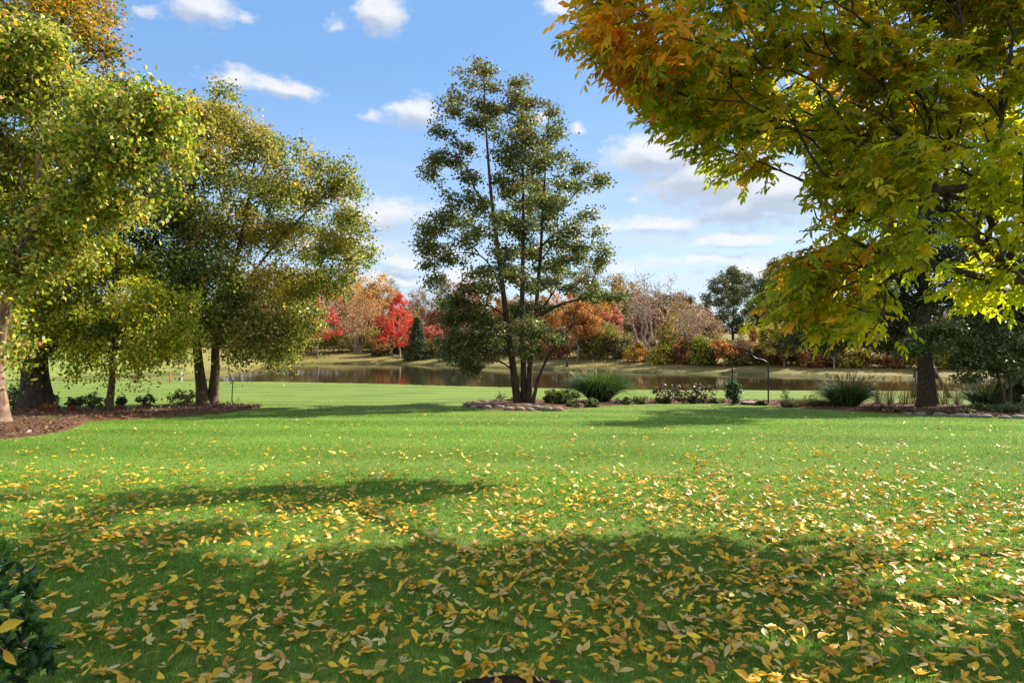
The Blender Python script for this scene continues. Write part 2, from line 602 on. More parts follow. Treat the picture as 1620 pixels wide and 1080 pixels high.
M_MULCH = noise_mat('bark_mulch', (58, 40, 30), (132, 98, 74), 26, .95, 1.0, c3=(96, 70, 52), bd=.05)
M_SOIL = noise_mat('soil', (34, 27, 21), (72, 58, 46), 30, .95, 1.0, bd=.03)
bed('mulch_bed', [(-160, 716), (-60, 706), (0, 697), (52, 692), (104, 683), (122, 675), (145, 667), (207, 664), (285, 660), (363, 653), (412, 645)],
    [(-160, 655), (0, 649), (91, 646), (181, 648), (250, 645), (308, 640), (363, 640), (412, 644.5)], M_MULCH, 'brown bark mulch bed under the group of trees by the lawn')
bed('planting_bed', [(733, 643), (760, 647), (800, 650), (870, 650), (930, 645), (960, 642), (1010, 640), (1080, 637), (1150, 639), (1200, 641), (1260, 645), (1340, 650), (1400, 654), (1470, 658), (1540, 660), (1700, 664), (1850, 668)],
    [(733, 641.5), (760, 635), (800, 633), (870, 633), (930, 633), (1080, 632), (1200, 634), (1340, 637), (1470, 640), (1700, 643), (1850, 645)], M_MULCH, 'long dark planting bed curving along the lawn edge')

# ------------------------------------------------------------------ tree machinery


def grow_tree(rng, stems, tips, bf=.35, seg=.5, wob=.06, dirk=.35):
    """stems: list of (points (n,3), radii (n), attach index or -1). Joins every tip to the cheapest node."""
    P, par, R, isst, PL = [], [], [], [], []
    for pts, rad, att in stems:
        pts = np.asarray(pts, float)
        for j, p in enumerate(pts):
            if j == 0:
                par.append(att)
                PL.append(PL[att] if att >= 0 else 0.0)
            else:
                par.append(len(P) - 1)
                PL.append(PL[-1] + float(np.linalg.norm(p - pts[j - 1])))
            P.append(p)
            R.append(rad[j])
            isst.append(True)
    n0 = len(P)
    M = len(tips)
    cap = n0 + M * 14 + 10
    PA = np.zeros((cap, 3))
    PA[:n0] = P
    DIR = np.zeros((cap, 3))
    for i in range(n0):
        if par[i] >= 0:
            DIR[i] = PA[i] - PA[par[i]]
    DIR[:n0] = nrm(DIR[:n0])
    par = par + [0] * (cap - n0)
    PLA = np.zeros(cap)
    PLA[:n0] = PL
    ok = np.arange(n0)
    zlow = PA[:n0, 2] - PA[0, 2]
    D = np.linalg.norm(tips[:, None] - PA[None, :n0], axis=2) + bf * PLA[None, :n0]
    # do not spring branches from the bare lower stem
    best = D.min(1)
    bp = D.argmin(1)
    n = n0
    done = np.zeros(M, bool)
    for _ in range(M):
        i = int(np.argmin(np.where(done, 1e9, best)))
        done[i] = True
        p = int(bp[i])
        a, b = PA[p], tips[i]
        v = b - a
        L = float(np.linalg.norm(v))
        k = int(min(12, max(1, math.ceil(L / seg))))
        c = a + v * .5 + (DIR[p] - v / max(L, 1e-6)) * L * dirk * .5 + rng.normal(0, wob, 3) * L
        t = (np.arange(1, k + 1) / k)[:, None]
        Q = (1 - t) ** 2 * a + 2 * t * (1 - t) * c + t * t * b
        Q[:-1] += rng.normal(0, wob * .35, (k, 3))[:-1] * min(L, seg)
        PA[n:n + k] = Q
        prev = np.vstack([a[None], Q[:-1]])
        e = Q - prev
        DIR[n:n + k] = nrm(e)
        l = np.cumsum(np.linalg.norm(e, axis=1))
        PLA[n:n + k] = PLA[p] + l
        par[n] = p
        for j in range(1, k):
            par[n + j] = n + j - 1
        dd = np.linalg.norm(tips[:, None] - Q[None], axis=2) + bf * PLA[None, n:n + k]
        m = dd.min(1)
        up = m < best
        best[up] = m[up]
        bp[up] = n + dd.argmin(1)[up]
        n += k
    par = np.array(par[:n])
    cnt = np.zeros(n)
    haschild = np.zeros(n, bool)
    haschild[par[par >= 0]] = True
    cnt[~haschild] = 1
    for i in range(n - 1, -1, -1):
        if par[i] >= 0:
            cnt[par[i]] += cnt[i]
    return PA[:n], par, cnt, n0, np.array(R), DIR[:n]


def skeleton_mesh(name, T, rt, expo=.43, base=(0, 0, 0), big=10):
    P, par, cnt, n0, R, DIR = T
    n = len(P)
    r = rt * np.maximum(cnt, 1) ** expo
    r[:n0] = R
    for i in range(n0, n):
        r[i] = min(r[i], r[par[i]] * .92)
    main = np.full(n, -1)
    bestc = np.zeros(n)
    for i in range(n):
        p = par[i]
        if p >= 0:
            w = cnt[i] + (1e6 if (i < n0 and i == p + 1) else 0)
            if w > bestc[p]:
                bestc[p] = w
                main[p] = i
    e = np.where(par >= 0)[0]
    p = par[e]
    d = nrm(P[e] - P[p])
    nd_ = np.zeros((n, 3))
    nd_[e] = d
    has = main >= 0
    nd2 = nd_.copy()
    dm = np.zeros((n, 3))
    dm[has] = nrm(P[main[has]] - P[has])
    nd2[has] = nrm(nd_[has] + dm[has])
    ism = main[p] == e
    sdir = np.where(ism[:, None], nd2[p], d)
    sr = np.where(ism, r[p], np.minimum(r[p] * .95, r[e] * 1.3))
    edir = nd2[e]
    er = r[e]
    Vs, Fs, off = [], [], 0
    ref = np.array([.31, .93, .19])
    base = np.asarray(base)
    for lo, hi, k in ((.07, 1e9, big), (.02, .07, 6), (0, .02, 3)):
        s = (er >= lo) & (er < hi)
        if not s.any():
            continue

        def ring(c, dr, rr):
            a = nrm(np.cross(dr, ref))
            b = np.cross(dr, a)
            th = np.arange(k) * 2 * math.pi / k
            return c[:, None] + rr[:, None, None] * (np.cos(th)[None, :, None] * a[:, None] + np.sin(th)[None, :, None] * b[:, None])
        A = ring(P[p[s]], sdir[s], sr[s])
        B = ring(P[e[s]], edir[s], er[s])
        m = int(s.sum())
        V = np.concatenate([A, B], 1)
        idx = off + np.arange(m)[:, None] * (2 * k)
        j = np.arange(k)
        j2 = (j + 1) % k
        q = np.stack([idx + j, idx + j2, idx + k + j2, idx + k + j], -1).reshape(-1, 4)
        Vs.append(V.reshape(-1, 3))
        Fs.append(q)
        off += m * 2 * k
    V = np.concatenate(Vs) - base
    return mesh(name, V, [np.concatenate(Fs)], None, True)


def pal(rng, n, table, jit=.12):
    """table of (r,g,b,weight) in display colours of the leaf itself"""
    w = np.array([t[3] for t in table], float)
    i = rng.choice(len(table), n, p=w / w.sum())
    c = lin(np.array([t[:3] for t in table], float))[i]
    return np.clip(c * np.exp(rng.normal(0, jit, (n, 1))) * np.exp(rng.normal(0, jit * .35, (n, 3))), 0.004, .9)


def leaf_frames(rng, n, up=.35, droop=.2):
    nn = rng.normal(0, 1, (n, 3))
    nn[:, 2] = np.abs(nn[:, 2]) * 1.0 + up
    nn = nrm(nn)
    a = rng.normal(0, 1, (n, 3))
    a[:, 2] -= droop * 2
    a = nrm(a - (a * nn).sum(1, keepdims=True) * nn)
    return a, np.cross(nn, a), nn


def quad_leaves(name, rng, P, size, col, aspect=.6, up=.35, droop=.25, frames=None):
    n = len(P)
    a, b, nn = frames if frames is not None else leaf_frames(rng, n, up, droop)
    L = rng.uniform(size[0], size[1], n)[:, None]
    W = L * aspect * .5
    V = np.stack([P, P + a * L * .5 + b * W + nn * W * .25, P + a * L - nn * L * .08, P + a * L * .5 - b * W + nn * W * .25], 1).reshape(-1, 3)
    i = np.arange(n)[:, None] * 4 + np.arange(4)[None]
    return mesh(name, V, [i], np.repeat(col, 4, 0))


def lance_leaves(name, rng, P, a, b, nn, L, W, col, bend=.15):
    n = len(P)
    L = L[:, None]
    W = W[:, None] * .5

    def pt(t, w, z):
        return P + a * L * t + b * W * w + nn * (L * z)
    V = np.stack([P, pt(.3, .95, .04), pt(.3, -.95, .04), pt(.68, .75, .02 - bend * .3), pt(.68, -.75, .02 - bend * .3), pt(1, 0, -bend)], 1).reshape(-1, 3)
    i = np.arange(n)[:, None] * 6
    t1 = np.concatenate([i, i + 1, i + 2], 1)
    q = np.concatenate([i + 1, i + 3, i + 4, i + 2], 1)
    t2 = np.concatenate([i + 3, i + 5, i + 4], 1)
    t1 = t1[:, [0, 2, 1]]
    q = q[:, ::-1]
    t2 = t2[:, ::-1]
    return mesh(name, V, [t1, q, t2], np.repeat(col, 6, 0))


def blob_tips(rng, blobs, n, shell=.45):
    """blobs: (px,py,rx,ry,depth,depth_r[,weight]) -> points filling the ellipsoids"""
    B = [(*b, 1.0) if len(b) == 6 else b for b in blobs]
    w = np.array([b[2] * b[3] * b[4] ** 2 * b[6] for b in B], float)
    k = rng.choice(len(B), n, p=w / w.sum())
    d = nrm(rng.normal(0, 1, (n, 3))) * (rng.random((n, 1)) ** shell)
    Bn = np.array(B)[k]
    Y = Bn[:, 4] + d[:, 1] * Bn[:, 5]
    px = Bn[:, 0] + d[:, 0] * Bn[:, 2]
    py = Bn[:, 1] + d[:, 2] * Bn[:, 3]
    dep = Bn[:, 4]
    return np.stack([(px - CX) / F * dep, Y, CAMZ - (py - CY) / F * dep], -1)


def pxstem(pts, d, r0, r1, flare=1.0, depths=None, sub=3, att=-1):
    """stem through picture points at depth d, taper r0 -> r1, flared foot"""
    W = np.array([at(p[0], p[1], (depths[i] if depths else d)) for i, p in enumerate(pts)])
    t = np.linspace(0, len(W) - 1, (len(W) - 1) * sub + 1)
    Q = np.stack([np.interp(t, np.arange(len(W)), W[:, j]) for j in range(3)], -1)
    if len(Q) > 6:
        k = np.array([.25, .5, .25])
        Q2 = Q.copy()
        for j in range(3):
            Q2[1:-1, j] = np.convolve(Q[:, j], k, 'valid')
        Q = Q2
    l = np.concatenate([[0], np.cumsum(np.linalg.norm(np.diff(Q, axis=0), axis=1))])
    r = r0 + (r1 - r0) * (l / l[-1]) ** .8
    r = r * (1 + (flare - 1) * np.exp(-l / (r0 * 1.9)))
    return Q, r, att


def tree(name, label, cat, base, stems, tips, rt, leaf, bark, lmat, rng, group=None, bf=.35, seg=.5, wob=.06, expo=.43, parts=('trunk', 'crown')):
    """leaf = dict(n, sigma, size, pal, aspect, up, droop)"""
    o = empty(name, base, label, cat, group)
    T = grow_tree(rng, stems, tips, bf, seg, wob)
    link(parts[0], skeleton_mesh(parts[0], T, rt, expo, base), bark, o)
    P, par, cnt, n0 = T[0], T[1], T[2], T[3]
    if leaf and leaf['n']:
        term = np.where((cnt <= leaf.get('maxc', 3)) & (np.arange(len(P)) >= n0))[0]
        k = rng.choice(term, leaf['n'])
        t = rng.random((leaf['n'], 1))
        pp = par[k]
        L = P[k] * t + P[pp] * (1 - t)
        sg = leaf['sigma']
        L = L + rng.normal(0, 1, L.shape) * np.array([sg, sg, sg * leaf.get('flat', .7)])
        if leaf.get('hang'):
            L[:, 2] -= rng.exponential(leaf['hang'], len(L))
        if leaf.get('gap'):
            q = fbm(L * leaf['gap'][0] + 3.3, 2)
            L = L[q > leaf['gap'][1]]
        c = leaf['pal'](rng, L)
        link(parts[1], quad_leaves(parts[1], rng, L - np.asarray(base), leaf['size'], c, leaf.get('aspect', .6), leaf.get('up', .35), leaf.get('droop', .25)), lmat, o)
    return o


# ------------------------------------------------------------------ the multi-stemmed tree in the middle
def make_alder():
    rng = np.random.default_rng(11)
    D = ground(830, 640)[1]
    b = ground(830, 640)
    st = [pxstem([(820, 641), (815, 610), (811, 575), (806, 540), (797, 470), (790, 410), (783, 360), (777, 310), (772, 250), (768, 190), (765, 115)], D, .165, .022, 1.35, [D, D, D, D - .1, D - .2, D - .3, D - .4, D - .4, D - .4, D - .4, D - .4]),
          pxstem([(829, 641), (829, 600), (828, 560), (826, 520), (826, 450), (828, 380), (828, 300), (826, 230), (823, 130)], D + .15, .155, .02, 1.3),
          pxstem([(836, 641), (838, 600), (839, 570), (846, 520), (851, 450), (856, 390), (859, 330), (862, 280), (868, 190)], D - .1, .14, .02, 1.3, [D, D, D, D + .1, D + .2, D + .4, D + .5, D + .6, D + .6]),
          pxstem([(842, 640), (851, 600), (866, 565), (885, 540), (908, 512)], D - .3, .085, .03, 1.5)]
    n_r = len(st[0][0]) + len(st[1][0])
    z490 = n_r + 10
    st.append(pxstem([(848, 505), (868, 490), (890, 480), (930, 470), (975, 470)], D, .07, .02, 1, [D + .1, D - .2, D - .5, D - .9, D - 1.2], att=z490))
    st.append(pxstem([(797, 470), (780, 425), (760, 402), (720, 398), (690, 408)], D, .05, .012, 1, [D - .2, D - .4, D - .7, D - 1, D - 1.2], att=12))
    st.append(pxstem([(856, 390), (880, 368), (915, 350), (950, 345)], D, .05, .012, 1, [D + .4, D + .2, D, D - .2], att=n_r + 15))
    st.append(pxstem([(800, 500), (770, 480), (740, 490), (715, 500)], D, .05, .012, 1, [D - .1, D - .8, D - 1.3, D - 1.5], att=10))
    st.append(pxstem([(812, 585), (790, 570), (760, 560), (735, 562)], D, .045, .012, 1, [D, D - .8, D - 1.2, D - 1.5], att=5))
    raw = """795 212 22 16;798 244 20 16;802 306 22 16;796 342 22 16;846 250 22 14;790 178 14 10;858 310 20 16;764 108 16 14;741 130 20 12;722 150 20 10;706 170 18 9;776 138 16 12;766 166 22 14;750 196 28 16;703 207 26 14;776 186 24 14;
    823 128 15 14;816 153 18 14;836 162 18 14;804 172 14 10;873 180 12 16;880 206 18 18;866 224 22 18;829 194 24 20;835 220 26 18;
    693 251 26 16;681 276 18 14;734 232 24 14;716 257 26 14;748 282 22 16;816 256 26 20;816 284 26 20;854 256 26 20;846 290 26 20;788 285 22 14;
    893 250 18 10;918 264 22 11;946 284 16 8;924 300 20 10;900 290 22 14;
    728 314 26 14;703 338 28 16;680 362 22 18;668 388 18 18;722 350 30 16;690 395 26 16;766 326 24 18;760 364 26 18;740 385 26 14;
    829 326 30 20;816 362 32 22;860 350 30 22;873 320 26 16;800 400 26 16;840 395 32 22;880 385 28 18;
    918 340 24 12;942 332 16 9;948 370 20 14;925 394 26 13;905 365 26 14;950 395 18 10;
    680 420 20 15;686 445 16 16;718 412 30 14;757 430 26 16;808 432 28 20;868 422 30 16;873 447 26 16;912 408 26 10;946 414 20 8;770 455 26 16;840 450 28 22;740 455 24 14;
    725 478 30 20;712 504 28 22;750 500 32 24;749 545 32 22;731 568 28 20;770 560 26 20;745 585 22 12;785 540 28 20;700 480 18 14;765 520 32 24;720 535 30 22;712 560 16 14;
    795 520 26 20;837 520 28 22;860 528 26 18;880 530 22 14;835 555 20 16;820 490 28 20;850 490 26 18;
    925 463 24 13;951 470 20 12;974 468 16 12;899 456 24 13;895 430 22 12;940 455 22 10;985 472 12 9"""
    bl = []
    for it in raw.replace('\n', '').split(';'):
        x, y, rx, ry = [float(v) for v in it.split()]
        w = 4.2 - abs(y - 420) / 140
        bl.append((x, y, rx, ry * .85, D + rng.uniform(-1, 1) * w * (.35 if abs(x - 825) > 70 else .75), .55 + rx / 40, 1.35 if y > 470 else 1.0))
    tips = blob_tips(rng, bl, 1750, .55)

    def P_(r, L):
        c = pal(r, len(L), [(90, 102, 68, 5), (112, 120, 84, 3), (150, 148, 100, 1.8), (70, 84, 52, 2.6), (124, 90, 52, 1.5)], .22)
        top = sstep(8.5, 12.5, L[:, 2] + 0.0)[:, None]
        return c * (1 - .0 * top) + (lin((118, 92, 48)) - c) * (.35 * top)
    tree('multi_stem_tree', 'tall open dark green tree with three leaning trunks rising from the stone-edged bed', 'tree', b, st, tips, .011,
         dict(n=76000, sigma=.19, size=(.08, .14), pal=P_, aspect=.75, flat=.5, up=.3, gap=(1.6, .33)), M_BARK_DARK, M_LEAF, rng, seg=.45, bf=.3)


make_alder()


# ------------------------------------------------------------------ trees of the mulch bed
def make_left_trees():
    # birch with several trunks
    rng = np.random.default_rng(21)
    b = ground(331, 640)
    D = b[1]
    st = [pxstem([(322, 641), (318, 606), (313, 566), (310, 522), (306, 470), (298, 410), (300, 340), (310, 270), (322, 190)], D, .22, .03, 1.5, [D, D, D, D, D - .3, D - .8, D - 1.1, D - 1.3, D - 1.4]),
          pxstem([(336, 641), (338, 612), (341, 582), (340, 555), (346, 520), (358, 470), (374, 410), (390, 340), (400, 270), (410, 215)], D + .2, .2, .03, 1.4),
          pxstem([(341, 560), (352, 525), (368, 490), (400, 430), (450, 370), (500, 320), (545, 285)], D, .1, .02, 1, [D + .2, D + .4, D + .6, D + .9, D + 1, D + .8, D + .8], att=25 + 9)]
    raw = """340 185 50 30;290 185 45 40;410 222 45 30;470 240 38 26;520 258 32 20;552 288 24 18;340 250 60 45;420 290 60 40;500 310 45 30;548 338 26 22;
    300 330 55 50;380 360 60 45;460 370 55 35;530 388 40 26;572 395 18 16;555 425 26 14;300 420 50 45;380 440 60 45;460 445 50 36;410 505 55 34;450 528 40 24;
    350 500 40 40;405 552 50 15;295 490 38 40;485 495 28 24;460 555 28 12;515 440 40 20;570 300 12 8;580 355 10 8;250 250 40 45;265 320 40 45;365 150 20 10"""
    bl = [(*[float(v) for v in it.split()], D + rng.uniform(-1.8, 1.8), 1.6) for it in raw.replace('\n', '').split(';')]
    tips = blob_tips(rng, bl, 1700)

    def P_(r, L):
        c = pal(r, len(L), [(112, 124, 60, 4), (158, 158, 84, 3), (196, 190, 116, 2), (76, 94, 44, 3.4), (186, 150, 62, .8), (150, 120, 70, .8)], .2)
        n = fbm(L * .55, 2)[:, None]
        c = np.where(n > .6, c * .55 + lin((190, 160, 62)) * .45, c)
        return c
    tree('river_birch', 'broad birch with three close trunks and dangling grey-green leaves at the bed tip', 'tree', b, st, tips, .011,
         dict(n=125000, sigma=.25, size=(.08, .16), pal=P_, aspect=.65, hang=.18, up=.1, droop=.5, gap=(1.5, .40)), M_BARK, M_LEAF, rng, seg=.5, bf=.3)

    # small weeping birch
    rng = np.random.default_rng(22)
    b = ground(172, 651)
    D = b[1]
    st = [pxstem([(172, 652), (174, 630), (178, 600), (177, 570), (180, 530), (178, 480), (182, 430), (185, 390)], D, .125, .03, 1.35)]
    raw = """178 385 26 14;292 470 12 20;225 555 16 20;60 545 14 16;300 520 12 20;140 568 14 12;180 415 55 38;110 440 62 45;235 465 45 40;165 490 70 40;95 500 56 30;255 510 34 32;60 480 50 45;200 540 50 18;130 546 34 12;270 545 24 18;150 400 50 30;290 500 14 26;36 510 28 22;215 420 40 34"""
    bl = [(*[float(v) for v in it.split()], D + rng.uniform(-1.2, .9), 1.2) for it in raw.replace('\n', '').split(';')]
    tips = blob_tips(rng, bl, 900)

    def P2(r, L):
        return pal(r, len(L), [(174, 182, 60, 4), (206, 202, 80, 3), (126, 146, 50, 3), (214, 196, 76, 1.4), (216, 168, 58, .7), (98, 118, 44, 1.4)], .18)
    tree('weeping_birch', 'small crooked birch with one thin trunk and bright yellow-green weeping leaves', 'tree', b, st, tips, .009,
         dict(n=60000, sigma=.2, size=(.06, .15), pal=P2, aspect=.65, hang=.26, up=0, droop=.7, gap=(1.8, .43)), M_BARK, M_LEAF, rng, seg=.4, bf=.35)

    # pale birch at the edge
    rng = np.random.default_rng(23)
    b = ground(-2, 671)
    D = b[1]
    st = [pxstem([(-2, 672), (-1, 640), (-5, 600), (-3, 550), (10, 480), (30, 420), (48, 370), (58, 300), (62, 200), (64, 110)], D, .19, .025, 1.7),
          pxstem([(30, 420), (45, 375), (70, 330), (120, 285), (160, 240), (205, 175), (240, 150)], D, .075, .012, 1, [D, D - .3, D - .6, D - .9, D - 1, D - 1, D - 1], att=15),
          pxstem([(10, 480), (50, 320), (110, 300), (180, 275), (250, 262)], D, .055, .012, 1, [D, D - .4, D - .8, D - 1, D - 1.2], att=12),
          pxstem([(-5, 600), (-60, 480), (-110, 360), (-140, 200)], D + .4, .13, .03, 1, att=6)]
    raw = """60 130 65 50;120 160 55 45;180 165 50 36;235 165 40 26;275 195 28 16;60 220 75 50;150 225 65 45;225 225 55 40;40 320 65 45;125 310 60 45;205 290 55 40;
    30 410 60 40;6 540 18 16;-40 250 80 60;-60 120 80 60;40 60 70 50;-50 400 70 60;-40 500 50 36;265 240 30 24;100 380 50 30;255 140 22 10;300 165 16 8"""
    bl = [(*[float(v) for v in it.split()], D + rng.uniform(-1.3, 1.3), 1.3) for it in raw.replace('\n', '').split(';')]
    tips = blob_tips(rng, bl, 1500)

    def P3(r, L):
        c = pal(r, len(L), [(138, 150, 60, 4), (182, 180, 84, 3), (206, 198, 110, 2), (88, 110, 46, 3.4), (206, 178, 74, 1), (200, 138, 66, .4)], .2)
        return c
    tree('pale_birch', 'leaning birch with pale peeling trunk at the edge of the mulch bed', 'tree', b, st, tips, .008,
         dict(n=105000, sigma=.21, size=(.06, .165), pal=P3, aspect=.65, hang=.16, up=.1, droop=.5, gap=(1.7, .46)), M_BARK_BIRCH, M_LEAF, rng, seg=.4, bf=.3)

    # big old tree behind them
    rng = np.random.default_rng(24)
    b = ground(58, 650)
    D = b[1]
    st = [pxstem([(58, 651), (57, 625), (55, 590), (57, 540), (62, 470), (68, 380), (72, 280), (70, 160), (66, 20), (60, -140)], D, .40, .05, 1.75)]
    raw = """70 20 75 45;125 40 45 36;165 75 28 22;60 -60 90 60;40 -150 80 70;120 -20 60 50;230 370 55 55;235 310 45 40;165 400 60 55;255 440 38 45;110 350 70 60;60 430 70 50;
    0 100 80 70;0 250 80 70;150 120 45 40;130 200 60 50;190 240 50 40;215 520 50 22;260 560 34 12;-60 350 80 80;20 520 50 40;120 545 40 20;120 -120 60 50;-60 -50 90 80;310 420 26 30"""
    bl = [(*[float(v) for v in it.split()], D + rng.uniform(-1.5, 2.5), 2.0) for it in raw.replace('\n', '').split(';')]
    tips = blob_tips(rng, bl, 1500)

    def P4(r, L):
        c = pal(r, len(L), [(60, 80, 34, 4), (78, 96, 40, 3), (46, 64, 30, 3), (98, 108, 46, 1)], .2)
        o = pal(r, len(L), [(196, 146, 50, 3), (160, 150, 52, 2), (190, 110, 46, 1), (96, 112, 42, 2)], .2)
        k = sstep(9.6, 12.2, L[:, 2] + r.normal(0, .8, len(L)))[:, None]
        return np.where(k > .5, o, c)
    tree('shade_tree', 'largest tree of the mulch bed with thick dark flared trunk and orange tinged top', 'tree', b, st, tips, .014,
         dict(n=70000, sigma=.26, size=(.09, .16), pal=P4, aspect=.6, up=.3), M_BARK_DARK, M_LEAF, rng, seg=.6, bf=.3)


make_left_trees()


# ------------------------------------------------------------------ ash hanging in from the right
def make_ash():
    rng = np.random.default_rng(31)
    bx, by = 8.3, 6.15
    b = np.array([bx, by, hz(bx, by)])

    def ws(pts, r0, r1, att, flare=1):
        W = np.array(pts, float)
        t = np.linspace(0, len(W) - 1, (len(W) - 1) * 4 + 1)
        Q = np.stack([np.interp(t, np.arange(len(W)), W[:, j]) for j in range(3)], -1)
        l = np.linspace(0, 1, len(Q))
        r = r0 + (r1 - r0) * l ** .8
        r = r * (1 + (flare - 1) * np.exp(-l * 12))
        return Q, r, att
    st = [ws([(bx, by, b[2] - .1), (8.2, by, 2), (8.0, by, 3.6), (7.6, by, 5.5), (7.2, by + .2, 7.5), (7.0, by + .4, 9.5), (6.8, by + .5, 11)], .30, .04, -1, 1.6),
          ws([(8.17, by, 2.4), (6.4, 6.2, 2.9), (4.7, 6.3, 3.05), (4.0, 6.3, 3.0), (3.1, 6.3, 2.8)], .11, .02, 5),
          ws([(8.0, by, 3.8), (6.4, 6.5, 4.7), (5.0, 6.8, 4.95), (3.6, 6.6, 5.3), (2.2, 6.1, 5.7), (1.2, 5.6, 5.6)], .14, .02, 8),
          ws([(7.7, by, 5.2), (6.6, 6.6, 6.1), (5.0, 5.8, 6.6), (3.2, 5.2, 6.5)], .12, .02, 11),
          ws([(7.5, by, 6.0), (6.0, 8.2, 7.2), (4.4, 9.0, 7.8), (2.8, 9.6, 7.8)], .12, .02, 13),
          ws([(7.7, by, 5.2), (6.8, 8.4, 6.0), (5.2, 10.4, 6.0), (4.0, 11.0, 5.4), (2.8, 11.1, 5.6)], .09, .02, 11),
          ws([(7.3, by, 7.0), (9.0, 8.2, 8.5), (10.5, 9.0, 9.2)], .1, .02, 15)]
    bl = [(930, 12, 34, 22, 5.1, .5), (955, 45, 38, 40, 5.2, .6), (1000, 75, 48, 50, 5.3, .8), (1050, 115, 55, 50, 5.6, .9), (1100, 165, 55, 48, 5.8, 1.0), (1150, 190, 55, 50, 6, 1.), (1190, 215, 52, 34, 6.2, 1.),
          (1245, 205, 50, 36, 6.4, 1.), (1100, 60, 80, 60, 6, 1.2), (1200, 90, 80, 70, 6.3, 1.2), (1300, 110, 80, 80, 6.6, 1.3), (1320, 200, 70, 55, 6.9, 1.), (1400, 150, 80, 80, 6.8, 1.3), (1500, 140, 80, 80, 7., 1.3),
          (1590, 120, 70, 80, 7, 1.3), (1600, 230, 50, 60, 7.4, 1.2), (1480, 265, 80, 60, 7.3, 1.2), (1380, 285, 65, 52, 7.3, 1.1), (1310, 300, 36, 40, 7.4, .8), (1300, 365, 40, 36, 7.4, .8), (1265, 425, 36, 34, 7.4, .7),
          (1240, 470, 32, 28, 7.4, .6), (1330, 430, 60, 50, 7.4, 1.), (1300, 500, 44, 24, 7.2, .7), (1390, 400, 56, 52, 7.2, 1.), (1365, 520, 30, 12, 6.8, .5), (1330, 255, 46, 34, 7, .7), (1385, 235, 50, 36, 7, .8), (1300, 300, 30, 34, 7, .6), (1345, 490, 40, 26, 7., .6), (1410, 462, 36, 26, 7., .7),
          (1490, 370, 64, 50, 7.6, 1.), (1570, 390, 56, 46, 7.6, 1.), (1590, 435, 44, 32, 7.4, .8), (1630, 430, 40, 36, 7.4, .8), (1545, 440, 34, 24, 7.4, .6), (1530, 320, 60, 50, 7.8, 1.), (1620, 330, 40, 50, 7.8, .9),
          (980, -60, 70, 60, 5.4, .8), (1120, -80, 100, 80, 6, 1.2), (1280, -90, 110, 80, 6.4, 1.3), (1440, -90, 110, 90, 6.8, 1.4), (1600, -90, 110, 90, 7, 1.5),
          (1160, -230, 120, 90, 7., 1.4), (1380, -260, 130, 90, 7.6, 1.5), (1600, -280, 130, 90, 8, 1.6), (1450, -420, 140, 90, 8.2, 1.5), 
          (1120, -120, 120, 80, 9.4, 1.6), (1350, -150, 140, 90, 9.8, 1.6), (965, 52, 34, 30, 11.2, .6), (1010, 80, 40, 36, 11, .6), (1060, 120, 46, 40, 11, .6), (1110, 80, 60, 46, 11, .6), (1110, 155, 46, 36, 11, .6), (1160, 170, 50, 40, 11, .6), (1200, 120, 56, 46, 11, .6), (1205, 195, 44, 32, 11, .6), (1260, 180, 46, 36, 11, .6), (1300, 165, 46, 40, 11, .6),
          (1500, 40, 80, 50, 7.4, .9), (1590, 20, 70, 50, 7.4, .9), (1600, -500, 160, 80, 8.6, 1.6)]
    # lower and right boughs reach towards the lawn in front, the upper back boughs hang farther out
    bl = [(x, y, rx, ry, dd if dd >= 8.25 else 6.3 if y > 250 else 6.9 if x > 1280 else dd + .25, dr) for (x, y, rx, ry, dd, dr) in bl]
    bl += [(1850, 40, 80, 50, 5.6, .8), (1980, 120, 80, 60, 6.0, 1.0), (1930, -160, 90, 70, 6.0, 1.0)]
    tips = blob_tips(rng, bl, 2200, .42)
    o = empty('ash_tree', b, 'ash tree with yellow-green compound leaves overhanging the near lawn, one side turned orange', 'tree')
    T = grow_tree(rng, st, tips, .62, .3, .03, .5)
    link('trunk', skeleton_mesh('trunk', T, .0068, .44, b), M_BARK_DARK, o)
    P, par, cnt, n0, _, DIR = T
    term = np.where((cnt <= 2) & (np.arange(len(P)) >= n0))[0]
    n = 35000
    k = rng.choice(term, n)
    t = rng.random((n, 1))
    B0 = P[k] * t + P[par[k]] * (1 - t) + rng.normal(0, .08, (n, 3))
    sel = fbm(B0 * 2.1 + 2.2, 2) > np.where((B0[:, 1] > 8.6) | (B0[:, 2] > 5.2), .45, np.where((B0[:, 0] > 2.9) & (B0[:, 2] < 3.6), .45, .42))
    B0, k = B0[sel], k[sel]
    n = len(B0)
    # rachis: outwards along the twig and drooping
    ra = DIR[k] * .8 + rng.normal(0, .6, (n, 3))
    ra[:, 2] = ra[:, 2] * .5 - .35
    ra = nrm(ra)
    side = nrm(np.cross(ra, np.array([0, 0, 1.0])) + rng.normal(0, .25, (n, 3)))
    nn = nrm(np.cross(side, ra))
    nn = np.where(nn[:, 2:3] < 0, -nn, nn)
    # colour of a whole compound leaf
    dirpx = CX + B0[:, 0] / B0[:, 1] * F
    dirpy = CY - (B0[:, 2] - CAMZ) / B0[:, 1] * F
    c0 = pal(rng, n, [(146, 152, 42, 5), (172, 170, 48, 4), (116, 132, 40, 4), (190, 168, 50, 2.6), (208, 166, 50, 1.2)], .16)
    lime = .85 * sstep(2.9, 3.7, B0[:, 0]) * (1 - sstep(2.8, 4.0, B0[:, 2])) * rng.random(n) ** .5  # lower right leaves coloured brighter where sun should glow through the crown
    c0 = c0 + (lin((180, 190, 46)) - c0) * lime[:, None]
    c1 = pal(rng, n, [(216, 158, 48, 4), (202, 142, 46, 3), (208, 174, 60, 2), (160, 146, 48, 2)], .14)
    turned = np.array([.75, 5.2, 4.0])
